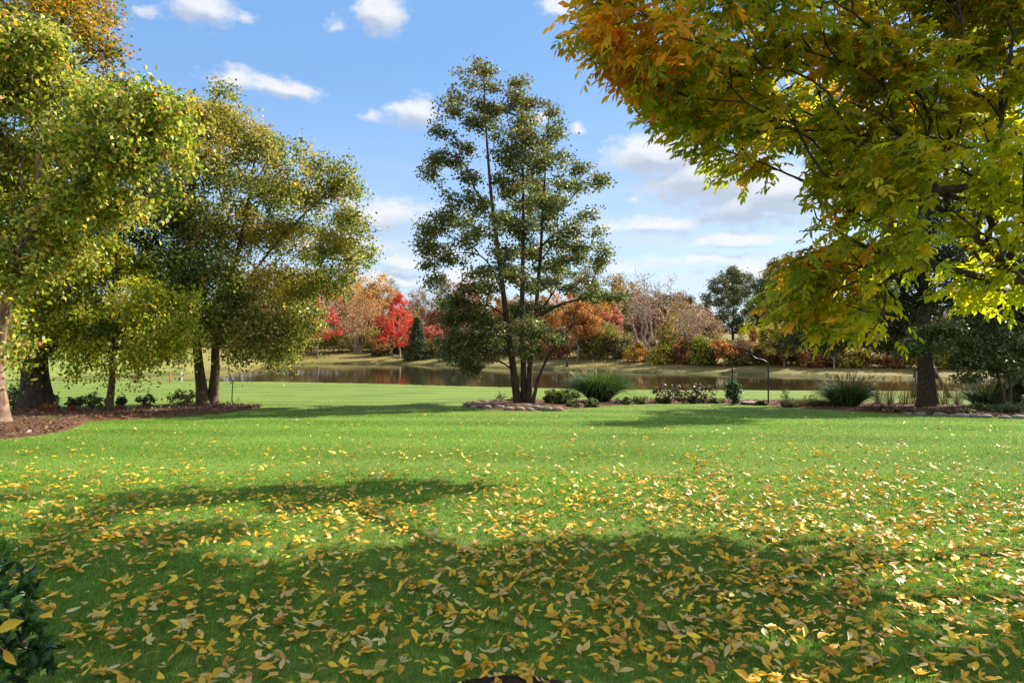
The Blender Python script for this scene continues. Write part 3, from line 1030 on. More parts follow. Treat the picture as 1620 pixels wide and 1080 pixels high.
    q = np.linalg.norm((B0 - turned) / np.array([.75, 1.1, .55]), axis=1)
    q2 = np.linalg.norm((B0 - np.array([3.0, 7.3, 2.4])) / np.array([.55, 1.2, .8]), axis=1)
    q3 = np.linalg.norm((B0 - np.array([3.2, 7.2, 4.4])) / np.array([1.2, 1.2, .7]), axis=1)
    pr = np.clip(1.4 - q, 0, .8) + np.clip(1.2 - q2, 0, .3) + np.clip(1.2 - q3, 0, .15) + .04
    isr = (rng.random(n) < pr)[:, None]
    cc = np.where(isr, c1, c0)
    Pn, A_, L_, N_, C_ = [], [], [], [], []
    for j, (tt, sgn) in enumerate([(.28, 1), (.28, -1), (.55, 1), (.55, -1), (.8, 1), (.8, -1), (1.0, 0)]):
        LR = .15
        base = B0 + ra * (LR * tt) + np.array([0, 0, -.02]) * tt * tt
        if sgn:
            d = nrm(ra * .62 + side * sgn * .75 + rng.normal(0, .14, (n, 3)) + np.array([0, 0, -.25]))
        else:
            d = nrm(ra + np.array([0, 0, -.3]) + rng.normal(0, .1, (n, 3)))
        nm = nrm(nn + rng.normal(0, .32, (n, 3)))
        nm = nrm(nm - (nm * d).sum(1, keepdims=True) * d)
        Pn.append(base)
        A_.append(d)
        N_.append(nm)
        L_.append(rng.uniform(.062, .104, n))
        C_.append(cc * np.exp(rng.normal(0, .08, (n, 1))))
    Pn, A_, N_, L_, C_ = [np.concatenate(v) for v in (Pn, A_, N_, L_, C_)]
    link('crown', lance_leaves('crown', rng, Pn - b, A_, np.cross(N_, A_), N_, L_, L_ * .42, np.clip(C_, 0, .9)), M_LEAF_ASH, o)


make_ash()


# ------------------------------------------------------------------ evergreen and small tree at the right bed
def make_right_trees():
    rng = np.random.default_rng(41)
    b = ground(1468, 646)
    D = b[1]
    st = [pxstem([(1468, 647), (1467, 620), (1464, 580), (1462, 540), (1461, 480), (1459, 400), (1457, 300), (1456, 200), (1455, 110)], D, .30, .04, 1.5)]
    raw = """1300 505 60 26;1245 480 34 30;1350 535 40 18;1440 480 70 36;1530 480 60 30;1600 500 60 30;1390 500 60 36;1275 540 36 14;1470 410 95 50;1570 420 80 50;1360 430 80 50;1470 330 90 50;1460 240 70 50;1455 160 46 40;
    1660 520 50 40;1310 545 26 10;1400 545 30 12;1540 515 50 22;1610 540 40 20;1640 470 60 30;1250 440 24 30;1225 440 20 16"""
    bl = [(*[float(v) for v in it.split()], D + rng.uniform(-1.6, 1.8), 1.8) for it in raw.replace('\n', '').split(';')]
    tips = blob_tips(rng, bl, 1300)

    def P_(r, L):
        return pal(r, len(L), [(50, 64, 40, 4), (64, 78, 46, 3), (40, 54, 34, 3), (84, 84, 50, 1.2)], .2)
    tree('evergreen_tree', 'dark evergreen with straight scaly trunk and drooping boughs in the long bed', 'tree', b, st, tips, .012,
         dict(n=60000, sigma=.22, size=(.14, .28), pal=P_, aspect=.22, up=.2, droop=.5), M_BARK_PINE, M_LEAF, rng, seg=.5, bf=.25)

    rng = np.random.default_rng(42)
    b = ground(1590, 652)
    D = b[1]
    st = [pxstem([(1592, 653), (1588, 620), (1575, 585), (1555, 560), (1530, 540), (1490, 525)], D, .06, .015, 1.3),
          pxstem([(1596, 653), (1600, 610), (1590, 570), (1570, 540), (1545, 515)], D + .2, .05, .015, 1.3)]
    raw = """1455 532 34 16;1495 522 36 20;1540 545 38 22;1565 570 34 22;1535 598 18 10;1590 545 34 20;1520 575 26 14;1440 555 22 10;1600 590 26 22;1640 560 30 26;1480 545 26 12;1545 515 26 14"""
    bl = [(*[float(v) for v in it.split()], D + rng.uniform(-.5, .5), .7) for it in raw.replace('\n', '').split(';')]
    tips = blob_tips(rng, bl, 420)

    def P2(r, L):
        return pal(r, len(L), [(86, 104, 66, 4), (70, 90, 56, 3), (110, 122, 82, 2), (128, 134, 70, 1)], .2)
    tree('small_leafy_tree', 'low spreading grey-green leafy tree reaching in front of the evergreen trunk', 'tree', b, st, tips, .007,
         dict(n=11000, sigma=.13, size=(.06, .15), pal=P2, aspect=.6, up=.3), M_BARK, M_LEAF_GLOSS, rng, seg=.35, bf=.3)


make_right_trees()

# ------------------------------------------------------------------ far bank trees
GREEN = [(74, 92, 44, 4), (94, 108, 52, 3), (56, 74, 36, 3)]
DGREEN = [(70, 86, 52, 4), (84, 98, 58, 3), (58, 74, 46, 3), (118, 104, 60, .8)]
OLIVE = [(120, 116, 58, 4), (142, 128, 66, 3), (92, 98, 48, 3)]
YELLOW = [(196, 180, 62, 4), (166, 164, 58, 3), (212, 186, 76, 2), (120, 130, 48, 1.5)]
YORANGE = [(216, 162, 66, 4), (206, 136, 58, 3), (192, 164, 72, 2), (150, 126, 58, 1)]
ORANGE = [(206, 132, 62, 4), (190, 110, 54, 3), (214, 158, 70, 2), (140, 110, 54, 2), (112, 104, 50, 1)]
PEACH = [(220, 158, 98, 4), (206, 140, 84, 3), (196, 164, 110, 2)]
RED = [(196, 64, 66, 4), (176, 52, 58, 3), (214, 92, 76, 2), (222, 120, 80, 1)]
REDHOT = [(214, 68, 66, 4), (200, 54, 62, 3), (226, 102, 72, 3), (230, 140, 78, 1.2)]
PINK = [(206, 112, 100, 4), (190, 92, 86, 3), (212, 140, 116, 2), (150, 110, 80, 1)]
BROWN = [(150, 116, 84, 4), (128, 100, 74, 3), (170, 140, 100, 2), (110, 96, 62, 1)]
MAUVE = [(164, 134, 112, 4), (146, 116, 98, 3), (178, 150, 126, 2)]
LIME = [(136, 148, 46, 4), (112, 130, 42, 3), (160, 160, 58, 2)]
RUST = [(170, 104, 64, 4), (150, 92, 56, 3), (186, 126, 80, 2), (120, 96, 56, 2)]
MIXED = [(150, 130, 66, 3), (112, 114, 54, 3), (176, 126, 72, 2), (180, 156, 76, 2)]


def fpoint(px, s):
    u = (px - CX) / F
    d = float(np.interp(u, FU, FD)) + s
    return np.array([u * d, d, hz(u * d, d)])


_seed = [100]


def far_tree(name, label, cat, px, s, top, wpx, kind, palette, group=None, nl=None, bark=None, lean=0):
    _seed[0] += 1
    rng = np.random.default_rng(_seed[0])
    b = fpoint(px, s)
    D = b[1]
    if 15 < s < 44 and kind in ('round', 'oval', 'bare'):
        top, wpx = top - 9, wpx * 1.2
    ztop = CAMZ - (top - CY) / F * D
    H = ztop - b[2]
    W = wpx / F * D
    bark = bark or M_BARK_FAR
    r0 = max(.08, H * .019)

    def stem(x1, y1, z1, r, r1, x0=0, y0=0, att=-1, z0=0, n=9, bow=0.):
        t = np.linspace(0, 1, n)[:, None]
        p0, p1 = b + np.array([x0, y0, z0 - .1]), b + np.array([x1, y1, z1])
        Q = p0 * (1 - t) + p1 * t
        Q[:, 0] += np.sin(t[:, 0] * math.pi) * bow
        Q[1:-1] += rng.normal(0, .012 * H, (n - 2, 3)) * np.array([1, 1, .3])
        return Q, r + (r1 - r) * t[:, 0] ** .8, att

    def ell(n, cz, rz, rx, cx=0, shell=.4, lumps=9):
        c = nrm(rng.normal(0, 1, (lumps, 3))) * (rng.random((lumps, 1)) ** .4) * np.array([rx * .62, rx * .62, rz * .66])
        c[0] = 0
        rr = rng.uniform(.38, .6, lumps)
        k = rng.integers(0, lumps, n)
        p = nrm(rng.normal(0, 1, (n, 3))) * (rng.random((n, 1)) ** shell)
        q = c[k] + p * rr[k][:, None] * np.array([rx, rx, rz])
        return b + q + np.array([cx, 0, cz])
    leaf = None
    seg, bf, rt, expo = max(.5, H * .06), .3, .016, .42
    if kind == 'round':
        st = [stem(lean, 0, H * .8, r0, .04)]
        low = s > 15
        if s > 55:
            z = rng.random(420)
            pr_ = np.interp(z, [0, .12, .35, .65, .88, 1], [.55, .85, 1, .85, .5, .1]) * (.72 + .5 * vnoise(np.stack([z * 6, z * 0 + _seed[0], z * 0], -1)))
            a = rng.random(420) * 2 * math.pi
            rr = pr_ * W * rng.random(420) ** .45 * (.7 + .6 * vnoise(np.stack([np.cos(a) * 1.5 + 9, np.sin(a) * 1.5, z * 4], -1)))
            tips = b + np.stack([np.cos(a) * rr, np.sin(a) * rr, H * (.12 + .87 * z)], -1)
        else:
            tips = ell(230, H * (.53 if low else .6), H * (.5 if low else .42), W * 1.08, lumps=13)
        leaf = dict(n=nl or 4200, sigma=H * .03, size=(.2, .34))
    elif kind == 'oval':
        st = [stem(lean, 0, H * .9, r0 * .8, .03)]
        z = rng.random(190) ** .8
        prof = np.interp(z, [0, .25, .5, .8, 1], [.5, 1, .8, .5, .16]) * (.55 + .9 * vnoise(np.stack([z * 9, z * 0 + _seed[0], z * 0], -1)))
        a = rng.random(190) * 2 * math.pi
        rr = prof * W * rng.random(190) ** .5
        z0 = .22
        tips = b + np.stack([np.cos(a) * rr + lean * z, np.sin(a) * rr, H * (z0 + (1 - z0) * z)], -1)
        leaf = dict(n=nl or 4200, sigma=H * .025, size=(.16, .28))
    elif kind == 'bare':
        k = 3 if W > H * .35 else 2
        st = [stem(lean, 0, H * .86, r0, .03)]
        for j in range(k):
            z0 = H * rng.uniform(.12, .3)
            i0 = max(1, int(z0 / (H * .86) * 8))
            q = st[0][0][i0]
            sg = 1 if j % 2 else -1
            st.append((np.linspace(q, b + np.array([sg * W * rng.uniform(.45, .75), rng.uniform(-.4, .4) * W, H * rng.uniform(.6, .82)]), 8) + rng.normal(0, .008 * H, (8, 3)), np.linspace(r0 * .6, .03, 8), i0))
        tips = ell(330, H * .6, H * .42, W, lumps=12, shell=.5)
        leaf = dict(n=nl if nl is not None else 700, sigma=H * .03, size=(.16, .26))
        rt = .024
    elif kind == 'multibare':
        st = []
        for j in range(5):
            a = (j - 2) / 2
            st.append(stem(a * W * .75, rng.uniform(-.4, .4) * W, H * (.86 - .3 * abs(a)), r0 * .75, .03, a * r0 * 2.2, rng.uniform(-1, 1) * r0, bow=-a * W * .12))
        tips = ell(420, H * .56, H * .45, W, lumps=14, shell=.5)
        leaf = dict(n=nl if nl is not None else 1200, sigma=H * .03, size=(.16, .28))
        rt = .026
    elif kind == 'conifer':
        st = [stem(0, 0, H, r0 * .8, .02)]
        z = rng.random(320) ** 1.25
        lay = np.round(z * 11) / 11 * .6 + z * .4
        a = rng.random(320) * 2 * math.pi
        rr = (1 - lay) ** .85 * W * (.35 + .65 * rng.random(320) ** .5) * (.8 + .4 * rng.random(320))
        tips = b + np.stack([np.cos(a) * rr, np.sin(a) * rr, H * (.06 + .92 * lay) - rr * .12], -1)
        leaf = dict(n=nl or 3800, sigma=.09 + H * .012, size=(.2, .36), aspect=.4, droop=.5)
        bf = .15
    else:  # shrub
        st = []
        for j in range(4):
            a = rng.random() * 6.28
            st.append(stem(math.cos(a) * W * .5, math.sin(a) * W * .5, H * .6, .05, .02, 0, 0, att=-1 if j == 0 else 0, n=5))
        tips = ell(130, H * .46, H * .56, W, lumps=10, shell=.6)
        tips[:, 2] = np.maximum(tips[:, 2], b[2] + .15)
        leaf = dict(n=nl or 1900, sigma=H * .06, size=(.16, .28))
        seg = .5
        rt = .012
    if kind in ('round', 'oval'):
        leaf['gap'] = (.75, .40) if kind == 'round' else (1.0, .47)
    if kind == 'shrub':
        leaf['gap'] = (1.1, .42)
        leaf['sigma'] = max(.14, H * .11)
        palette = list(palette) + [(p_[0], p_[1], p_[2], p_[3] * .45) for p_ in MIXED]
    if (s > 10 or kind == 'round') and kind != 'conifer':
        palette = [(p_[0] * .74 + 40, p_[1] * .74 + 33, p_[2] * .74 + 24, p_[3]) for p_ in palette]  # muted towards tan-grey: distance haze put into the leaf colour
    leaf['n'] = int(leaf['n'] * (3.0 if kind in ('round', 'oval', 'shrub') else 2.1))
    leaf['size'] = (leaf['size'][0] * 1.15, leaf['size'][1] * 1.2)
    leaf['pal'] = lambda r, L: np.clip(pal(r, len(L), palette, .2) * (.95 + .4 * fbm(L * .7, 2))[:, None] + .012, 0, .9)
    leaf.setdefault('up', .3)
    leaf['flat'] = .8
    return tree(name, label, cat, b, st, tips, rt, leaf, bark, M_FAR, rng, group, bf=bf, seg=seg, expo=expo, parts=('stems', 'foliage') if kind == 'shrub' else ('trunk', 'crown'))


def far_trees():
    T = far_tree
    G = 'trees along the far bank'
    # first row
    T('red_maple', 'crimson maple half hidden behind the grey-green birch', 'tree', 503, 5.5, 440, 42, 'oval', RED, G, nl=3800)
    T('red_maple', 'bright red young maple standing alone on a pale thin trunk by the water', 'tree', 632, 5.0, 466, 33, 'oval', REDHOT, G, nl=3000, bark=M_BARK_PALE)
    T('willow', 'wide bare multi-stemmed willow with a few peach leaves', 'tree', 567, 14, 447, 58, 'multibare', PEACH, G, nl=1100, bark=M_BARK_PALE)
    T('spruce', 'dark little spruce just right of the bright red maple', 'conifer', 660, 5.0, 503, 21, 'conifer', DGREEN, G)
    T('spruce', 'spruce tucked behind the bright red maple', 'conifer', 612, 11, 508, 24, 'conifer', DGREEN, G)
    T('spruce', 'blue-green spruce showing through the low boughs of the three-trunked tree', 'conifer', 722, 7, 515, 24, 'conifer', [(84, 100, 84, 4), (66, 84, 70, 3), (104, 116, 96, 1)], G)
    T('orange_tree', 'round orange leafed tree with forked grey trunk on the far bank', 'tree', 913, 6.5, 462, 46, 'round', ORANGE, G, nl=3800)
    T('cottonwood', 'tallest bare tree of the far bank with clustered pale trunks', 'tree', 1024, 9, 410, 62, 'multibare', MAUVE, G, nl=550, bark=M_BARK_PALE)
    T('bare_tree', 'slender bare tree with one straight trunk right of the cottonwood', 'tree', 1097, 6.5, 462, 38, 'bare', MAUVE, G, nl=350, bark=M_BARK_PALE)
    T('small_bare_tree', 'small greyish nearly leafless tree between cottonwood and slender bare tree', 'tree', 1060, 8, 505, 30, 'bare', MIXED, G, nl=900)
    T('orange_sapling', 'low orange topped sapling on a thin trunk in a mulch ring', 'tree', 1146, 4.5, 533, 22, 'round', ORANGE, G, nl=1500)
    T('twiggy_tree', 'grey twiggy sapling behind the iron arch', 'tree', 1175, 6, 528, 20, 'bare', BROWN, G, nl=250)
    T('yellow_tree', 'glowing yellow-green rounded tree standing by the water right of the iron arch', 'tree', 1240, 5.5, 498, 46, 'round', YELLOW, G, nl=5200)
    T('pale_twiggy_tree', 'small pale leafless tree under the hanging evergreen boughs', 'tree', 1320, 5, 535, 22, 'bare', BROWN, G, nl=200, bark=M_BARK_PALE)
    T('orange_spire', 'narrow orange columnar tree beside the yellow tree', 'tree', 1192, 12, 518, 8, 'oval', ORANGE, G, nl=900)
    # second row
    T('dark_oak', 'big dark green broad crowned tree on its own on the rise', 'tree', 1160, 62, 424, 56, 'round', DGREEN, G, nl=13000, bark=M_BARK_DARK)
    T('dark_oak', 'dark green tree beside the yellow ash leaves on the rise', 'tree', 1226, 60, 415, 36, 'round', DGREEN, G, nl=6500, bark=M_BARK_DARK)
    T('autumn_tree', 'golden yellow tree rising above the willow', 'tree', 545, 34, 425, 40, 'round', YORANGE, G, nl=5000)
    T('autumn_tree', 'yellow-orange tree behind the willow on the side of the bright red maple', 'tree', 592, 30, 450, 32, 'round', YORANGE, G, nl=4500)
    T('olive_tree', 'thin olive brown tree poking up between willow and red maple', 'tree', 618, 38, 448, 20, 'oval', OLIVE, G, nl=2200)
    T('bare_brown_tree', 'brown bare tree right behind the bright red maple', 'tree', 662, 32, 462, 36, 'bare', BROWN, G, nl=2200)
    T('olive_tree', 'olive tree with loose crown next to the three-trunked tree', 'tree', 702, 36, 446, 30, 'oval', OLIVE, G, nl=3000)
    T('pink_tree', 'dusty pink tree seen through the boughs of the three-trunked tree', 'tree', 735, 30, 450, 28, 'round', PINK, G, nl=2600)
    T('russet_tree', 'russet small tree between spruce and the three-trunked tree', 'tree', 693, 22, 488, 16, 'round', RUST, G, nl=1500)
    T('pink_shrub_tree', 'pale pink low tree behind the dark little spruce', 'tree', 690, 16, 520, 22, 'round', PINK, G, nl=1800)
    T('yellow_small_tree', 'pale yellow small tree right of the bright red maple crown', 'tree', 648, 20, 492, 18, 'round', MIXED, G, nl=1500)
    T('rust_tree', 'rusty orange tree behind the three trunks', 'tree', 790, 24, 470, 44, 'round', RUST, G, nl=3600)
    T('rust_tree', 'orange brown tree left of the forked orange one, behind dark boughs', 'tree', 862, 22, 468, 40, 'round', ORANGE, G, nl=3600)
    T('round_top_tree', 'olive round topped tree above the forked orange tree', 'tree', 930, 36, 432, 26, 'round', OLIVE, G, nl=3800)
    T('gold_brown_tree', 'gold brown dense tree left of the cottonwood', 'tree', 985, 36, 430, 36, 'round', [(150, 122, 60, 4), (120, 106, 54, 3), (196, 142, 60, 2)], G, nl=5000)
    T('coral_tree', 'small coral pink tree between forked orange tree and cottonwood', 'tree', 962, 16, 498, 22, 'round', PINK, G, nl=2400)
    T('amber_tree', 'amber tree behind the coral one', 'tree', 945, 24, 470, 36, 'round', YORANGE, G, nl=3400)
    T('purple_tree', 'muted purplish tree behind the cottonwood trunks', 'tree', 1030, 22, 476, 26, 'round', [(140, 100, 84, 4), (122, 86, 74, 3), (160, 120, 94, 2)], G, nl=2600)
    T('dark_round_tree', 'dark green rounded tree behind the cottonwood', 'tree', 1070, 46, 455, 40, 'round', DGREEN, G, nl=5000)
    T('dark_round_tree', 'brownish dark rounded tree behind the slender bare tree', 'tree', 1052, 38, 458, 34, 'round', [(104, 88, 60, 3), (86, 78, 50, 3), (64, 74, 42, 2)], G, nl=4200)
    T('mauve_tree', 'mauve twiggy low tree right of the slender bare tree', 'tree', 1118, 16, 498, 30, 'bare', MAUVE, G, nl=1800)
    T('tan_tree', 'tan leaved low tree in front of the cottonwood', 'tree', 1072, 13, 506, 26, 'round', MIXED, G, nl=1900)
    T('dark_pine', 'dark pine behind the yellow tree', 'conifer', 1282, 20, 470, 36, 'conifer', DGREEN, G, nl=6000)
    T('dark_pine', 'dark pine behind the evergreen trunk of the long bed', 'conifer', 1400, 24, 440, 60, 'conifer', DGREEN, G, nl=7000)
    T('dark_pine', 'dark pine farthest along the far bank', 'conifer', 1560, 22, 430, 70, 'conifer', DGREEN, G, nl=7000)
    T('dark_pine', 'dark pine between the yellow tree and the evergreen trunk', 'conifer', 1335, 22, 480, 40, 'conifer', DGREEN, G, nl=6000)
    T('yellow_low_tree', 'yellow low tree right of the glowing yellow-green one', 'tree', 1292, 12, 530, 22, 'round', YELLOW, G, nl=1700)
    T('green_far_tree', 'green tree seen between the weeping birch and the birch trunks', 'tree', 250, 30, 480, 60, 'round', GREEN, G, nl=4500)
    T('green_far_tree', 'green tree on the far lawn behind the thick dark trunk', 'tree', 90, 40, 470, 80, 'round', GREEN, G, nl=5500)
    T('brown_far_tree', 'brownish tree on the far lawn behind the birch crown', 'tree', 380, 24, 470, 50, 'round', BROWN, G, nl=4000)
    T('orange_far_tree', 'orange tree behind the lower birch leaves', 'tree', 440, 22, 450, 46, 'round', ORANGE, G, nl=4000)
    T('green_far_tree', 'green tree behind the pale birch trunk', 'tree', -60, 40, 450, 90, 'round', GREEN, G, nl=5500)
    # undergrowth along the foot of the trees
    S = 'shrubs along the far bank'
    sh = [(525, 13, 528, 24, LIME, 'lime green shrub beneath the crimson maple'), (548, 15, 530, 22, LIME, 'lime green shrub left of the willow foot'), (590, 16, 532, 20, LIME, 'lime green shrub right of the willow foot'),
          (605, 10, 536, 14, RUST, 'rusty shrub left of the bright red maple trunk'), (640, 15, 538, 20, RUST, 'brown shrub behind the bright red maple trunk'), (676, 12, 536, 20, MIXED, 'tawny shrub right of the dark little spruce'),
          (705, 12, 536, 20, OLIVE, 'olive shrub left of the blue-green spruce'), (745, 14, 530, 26, OLIVE, 'olive shrub right of the blue-green spruce'), (785, 13, 528, 28, DGREEN, 'dark shrub behind the left trunk'),
          (825, 13, 528, 28, GREEN, 'green shrub behind the middle trunk'), (862, 12, 530, 24, RUST, 'rusty shrub behind the thin leaning trunk'), (888, 13, 525, 22, PINK, 'pinkish shrub left of the forked orange tree'),
          (935, 13, 528, 26, GREEN, 'green shrub right of the forked orange tree'), (960, 14, 522, 22, LIME, 'yellow-green shrub under the coral tree'), (985, 14, 534, 22, GREEN, 'green shrub left of the cottonwood foot'),
          (1003, 10, 545, 14, YORANGE, 'amber low shrub at the left side of the cottonwood foot'), (1044, 10, 548, 14, YELLOW, 'bright yellow and orange shrub right of the cottonwood foot'), (1062, 12, 545, 16, LIME, 'yellow-green shrub under the small greyish tree'),
          (1080, 11, 548, 14, RUST, 'rusty shrub left of the slender bare trunk'), (1112, 10, 545, 18, LIME, 'yellow-green shrub right of the slender bare trunk'), (1132, 11, 542, 18, OLIVE, 'olive shrub behind the orange sapling'),
          (1160, 11, 546, 18, MIXED, 'straw coloured shrub left of the iron arch top'), (1185, 12, 545, 18, OLIVE, 'olive shrub inside the iron arch'), (1208, 12, 546, 18, MIXED, 'straw coloured shrub left of the yellow tree'),
          (1232, 13, 550, 20, RUST, 'rusty shrub behind the yellow tree trunk'), (1262, 12, 552, 18, MIXED, 'straw coloured shrub right of the yellow tree'), (1290, 10, 553, 18, RUST, 'rusty shrub left of the pale leafless tree'),
          (1318, 12, 552, 20, RUST, 'rusty shrub behind the pale leafless tree'), (1345, 10, 550, 20, YELLOW, 'yellowish shrub right of the pale leafless tree'), (1375, 10, 552, 22, MIXED, 'straw coloured shrub under the low evergreen boughs'),
          (1405, 10, 550, 22, RUST, 'reddish shrub left of the evergreen trunk'), (1440, 10, 548, 22, MIXED, 'straw coloured shrub touching the evergreen trunk'), (1485, 10, 540, 24, LIME, 'yellow-green shrub right of the evergreen trunk'),
          (1520, 11, 545, 24, OLIVE, 'olive shrub seen through the low leafy tree'), (1560, 12, 545, 28, OLIVE, 'olive shrub behind the low leafy tree'), (1610, 12, 540, 34, LIME, 'yellow-green shrub at the far end of the bank'),
          (470, 14, 530, 26, OLIVE, 'olive shrub behind the lowest birch leaves'), (420, 20, 535, 26, GREEN, 'green shrub on the far lawn behind the birch')]
    for (px, s, top, w, p, lab) in sh:
        T('shrub', lab, 'shrub', px, s * (.6 if px > 1030 else .78 if px > 840 else 1), top - 2 - (px * 7 % 13), w * 1.5, 'shrub', p, S, nl=2600)
    # wood behind everything
    rng = np.random.default_rng(9)
    protos = []
    for j, p in enumerate((OLIVE, BROWN, MIXED, RUST, BROWN)):
        o = far_tree('woodland_tree', 'one of the many muted trees of the wood behind the far bank', 'tree', 300 + j * 260, 44.9, 455, 60, 'round', p, 'woodland trees behind the far bank', nl=2600)
        protos.append(o)
    for j in range(84):
        o = protos[int(rng.integers(0, 5))]
        u = -1.05 + 2.1 * ((j * 37) % 84 + rng.uniform(-.3, .3)) / 83
        if .255 < u < .40:
            u += .2
        d = float(np.interp(u, FU, FD)) + (rng.uniform(26, 40) if j < 42 else rng.uniform(50, 90))
        c = o.copy()
        COL.objects.link(c)
        c.location = (u * d, d, hz(u * d, d) - .2)
        c.rotation_euler = (0, 0, rng.uniform(0, 6.28))
        k = rng.uniform(.75, 1.0) * d / 130 if j < 42 else rng.uniform(.6, .85)
        c.scale = (k * 1.2, k * 1.2, k)
        for ch in o.children:
            e = ch.copy()
            COL.objects.link(e)
            e.parent = c


far_trees()


# ------------------------------------------------------------------ bed plants
def shrub(name, label, cat, px, py, w, h, palette, n, size, rng, group=None, stems=7, mat=None, aspect=.55, ntips=90, sigma=None, bark=None, shell=.45, up=.3, droop=.2):
    b = ground(px, py)
    D = b[1]
    W, H = w / F * D, h / F * D
    st = []
    for j in range(stems):
        a = rng.random() * 6.28
        r = rng.random() ** .5 * .7
        p1 = b + np.array([math.cos(a) * W * r, math.sin(a) * W * r, H * rng.uniform(.45, .8)])
        p0 = b + np.array([0, 0, -.03])
        t = np.linspace(0, 1, 5)[:, None]
        st.append((p0 * (1 - t) + p1 * t + rng.normal(0, .012, (5, 3)) * t, np.linspace(.014, .006, 5), -1 if j == 0 else 0))
    d = nrm(rng.normal(0, 1, (ntips, 3))) * rng.random((ntips, 1)) ** shell
    tips = b + d * np.array([W, W * .8, H * .55]) + np.array([0, 0, H * .52])
    tips[:, 2] = np.maximum(tips[:, 2], b[2] + .04)
    return tree(name, label, cat, b, st, tips, .0032, dict(n=n, sigma=sigma or H * .06, size=size, pal=lambda r, L: pal(r, len(L), palette, .2), aspect=aspect, up=up, droop=droop),
                bark or M_BARK, mat or M_LEAF, rng, group, seg=.15, bf=.3, parts=('stems', 'foliage'))


def ribbon(P0, out, L, W, bend, rng, seg=6, rise=1.0):
    """arching blades: start points, horizontal unit dirs, lengths, widths, bend (angle from vertical at base, tip)"""
    n = len(P0)
    t = np.linspace(0, 1, seg + 1)
    th0, th1 = bend
    th = th0[:, None] + (th1 - th0)[:, None] * t[None] ** 1.4
    ds = L[:, None] / seg
    r = np.concatenate([np.zeros((n, 1)), np.cumsum(np.sin(th[:, :-1]) * ds, 1)], 1)
    z = np.concatenate([np.zeros((n, 1)), np.cumsum(np.cos(th[:, :-1]) * ds, 1)], 1)
    C = P0[:, None] + out[:, None] * r[..., None] + np.array([0, 0, 1.0]) * z[..., None]
    sd_ = np.stack([-out[:, 1], out[:, 0], np.zeros(n)], -1)
    tw = nrm(sd_ + rng.normal(0, .35, (n, 3)))
    w = W[:, None] * .5 * np.clip(1.05 - t ** 2, .06, 1)[None]
    A = C + tw[:, None] * w[..., None]
    B = C - tw[:, None] * w[..., None]
    V = np.stack([A, B], 2).reshape(-1, 3)
    k = 2 * (seg + 1)
    i = np.arange(n)[:, None, None] * k + (np.arange(seg) * 2)[None, :, None]
    q = (i + np.array([0, 1, 3, 2])[None, None]).reshape(-1, 4)
    return V, q, k, C


def grass_clump(name, label, px, py, w, h, palette, n, rng, plumes=0, plume_col=None, spread=.35, droop=2.5, blade=.02, group=None, th_max=.62, straight=False):
    b = ground(px, py)
    D = b[1]
    W, H = w / F * D, h / F * D
    o = empty(name, b, label, 'grass clump', group)
    a = rng.random(n) * 6.28
    out = np.stack([np.cos(a), np.sin(a), 0 * a], -1)
    r = rng.random(n) ** .5
    P0 = out * (r * W * spread)[:, None] + rng.normal(0, .02, (n, 3)) * np.array([1, 1, 0])
    th0 = r * th_max + rng.normal(0, .1, n)
    th1 = th0 + (rng.uniform(.1, .5, n) if straight else rng.uniform(.9, droop, n) * (.45 + .55 * r))
    L = H * rng.uniform(.8, 1.15, n) * (1.0 if straight else 1.0 + .35 * r)
    V, q, k, _ = ribbon(P0, out, L, np.full(n, blade) * rng.uniform(.6, 1.2, n), (th0, th1), rng)
    c = np.repeat(pal(rng, n, palette, .2), k, 0)
    link('foliage', mesh('foliage', V, [q], c), M_BLADE, o)
    if plumes:
        a = rng.random(plumes) * 6.28
        out = np.stack([np.cos(a), np.sin(a), 0 * a], -1)
        r = rng.random(plumes) ** .5
        V, q, k, C = ribbon(out * (r * W * spread)[:, None], out, H * rng.uniform(1.05, 1.38, plumes), np.full(plumes, .009), (r * .42, r * .42 + rng.uniform(.15, .6, plumes)), rng)
        m = 26
        tt = rng.random((plumes, m))
        tip, pre = C[:, -1], C[:, -2]
        B0 = pre[:, None] * (1 - tt[..., None]) + tip[:, None] * tt[..., None]
        B0 = B0.reshape(-1, 3)
        d = nrm(np.repeat(tip - pre, m, 0) * 3 + rng.normal(0, .12, (plumes * m, 3)))
        s = nrm(np.cross(d, rng.normal(0, 1, d.shape)))
        Lq = rng.uniform(.06, .12, len(B0))[:, None]
        V2 = np.stack([B0, B0 + d * Lq * .5 + s * .009, B0 + d * Lq, B0 + d * Lq * .5 - s * .009], 1).reshape(-1, 3)
        q2 = np.arange(len(B0))[:, None] * 4 + np.arange(4)[None] + len(V)
        cc = pal(rng, plumes, plume_col, .15)
        link('seed_heads', mesh('seed_heads', np.concatenate([V, V2]), [q, q2], np.concatenate([np.repeat(cc, k, 0), np.repeat(cc, m * 4, 0)])), M_BLADE, o)
    return o


def tube(pts, r, k=8, cap=True):
    P = np.asarray(pts, float)
    n = len(P)
    r = np.broadcast_to(np.asarray(r, float), (n,))
    t = nrm(np.gradient(P, axis=0))
    a = nrm(np.cross(t, np.array([.21, .95, .17])))
    b = np.cross(t, a)
    th = np.arange(k) * 2 * math.pi / k
    V = P[:, None] + r[:, None, None] * (np.cos(th)[None, :, None] * a[:, None] + np.sin(th)[None, :, None] * b[:, None])
    i = np.arange(n - 1)[:, None] * k
    j = np.arange(k)
    j2 = (j + 1) % k
    q = np.stack([i + j, i + j2, i + k + j2, i + k + j], -1).reshape(-1, 4)
    fs = [q]
    if cap:
        fs.append(np.array([np.arange(k)[::-1], np.arange(k) + (n - 1) * k]))
    return V.reshape(-1, 3), fs


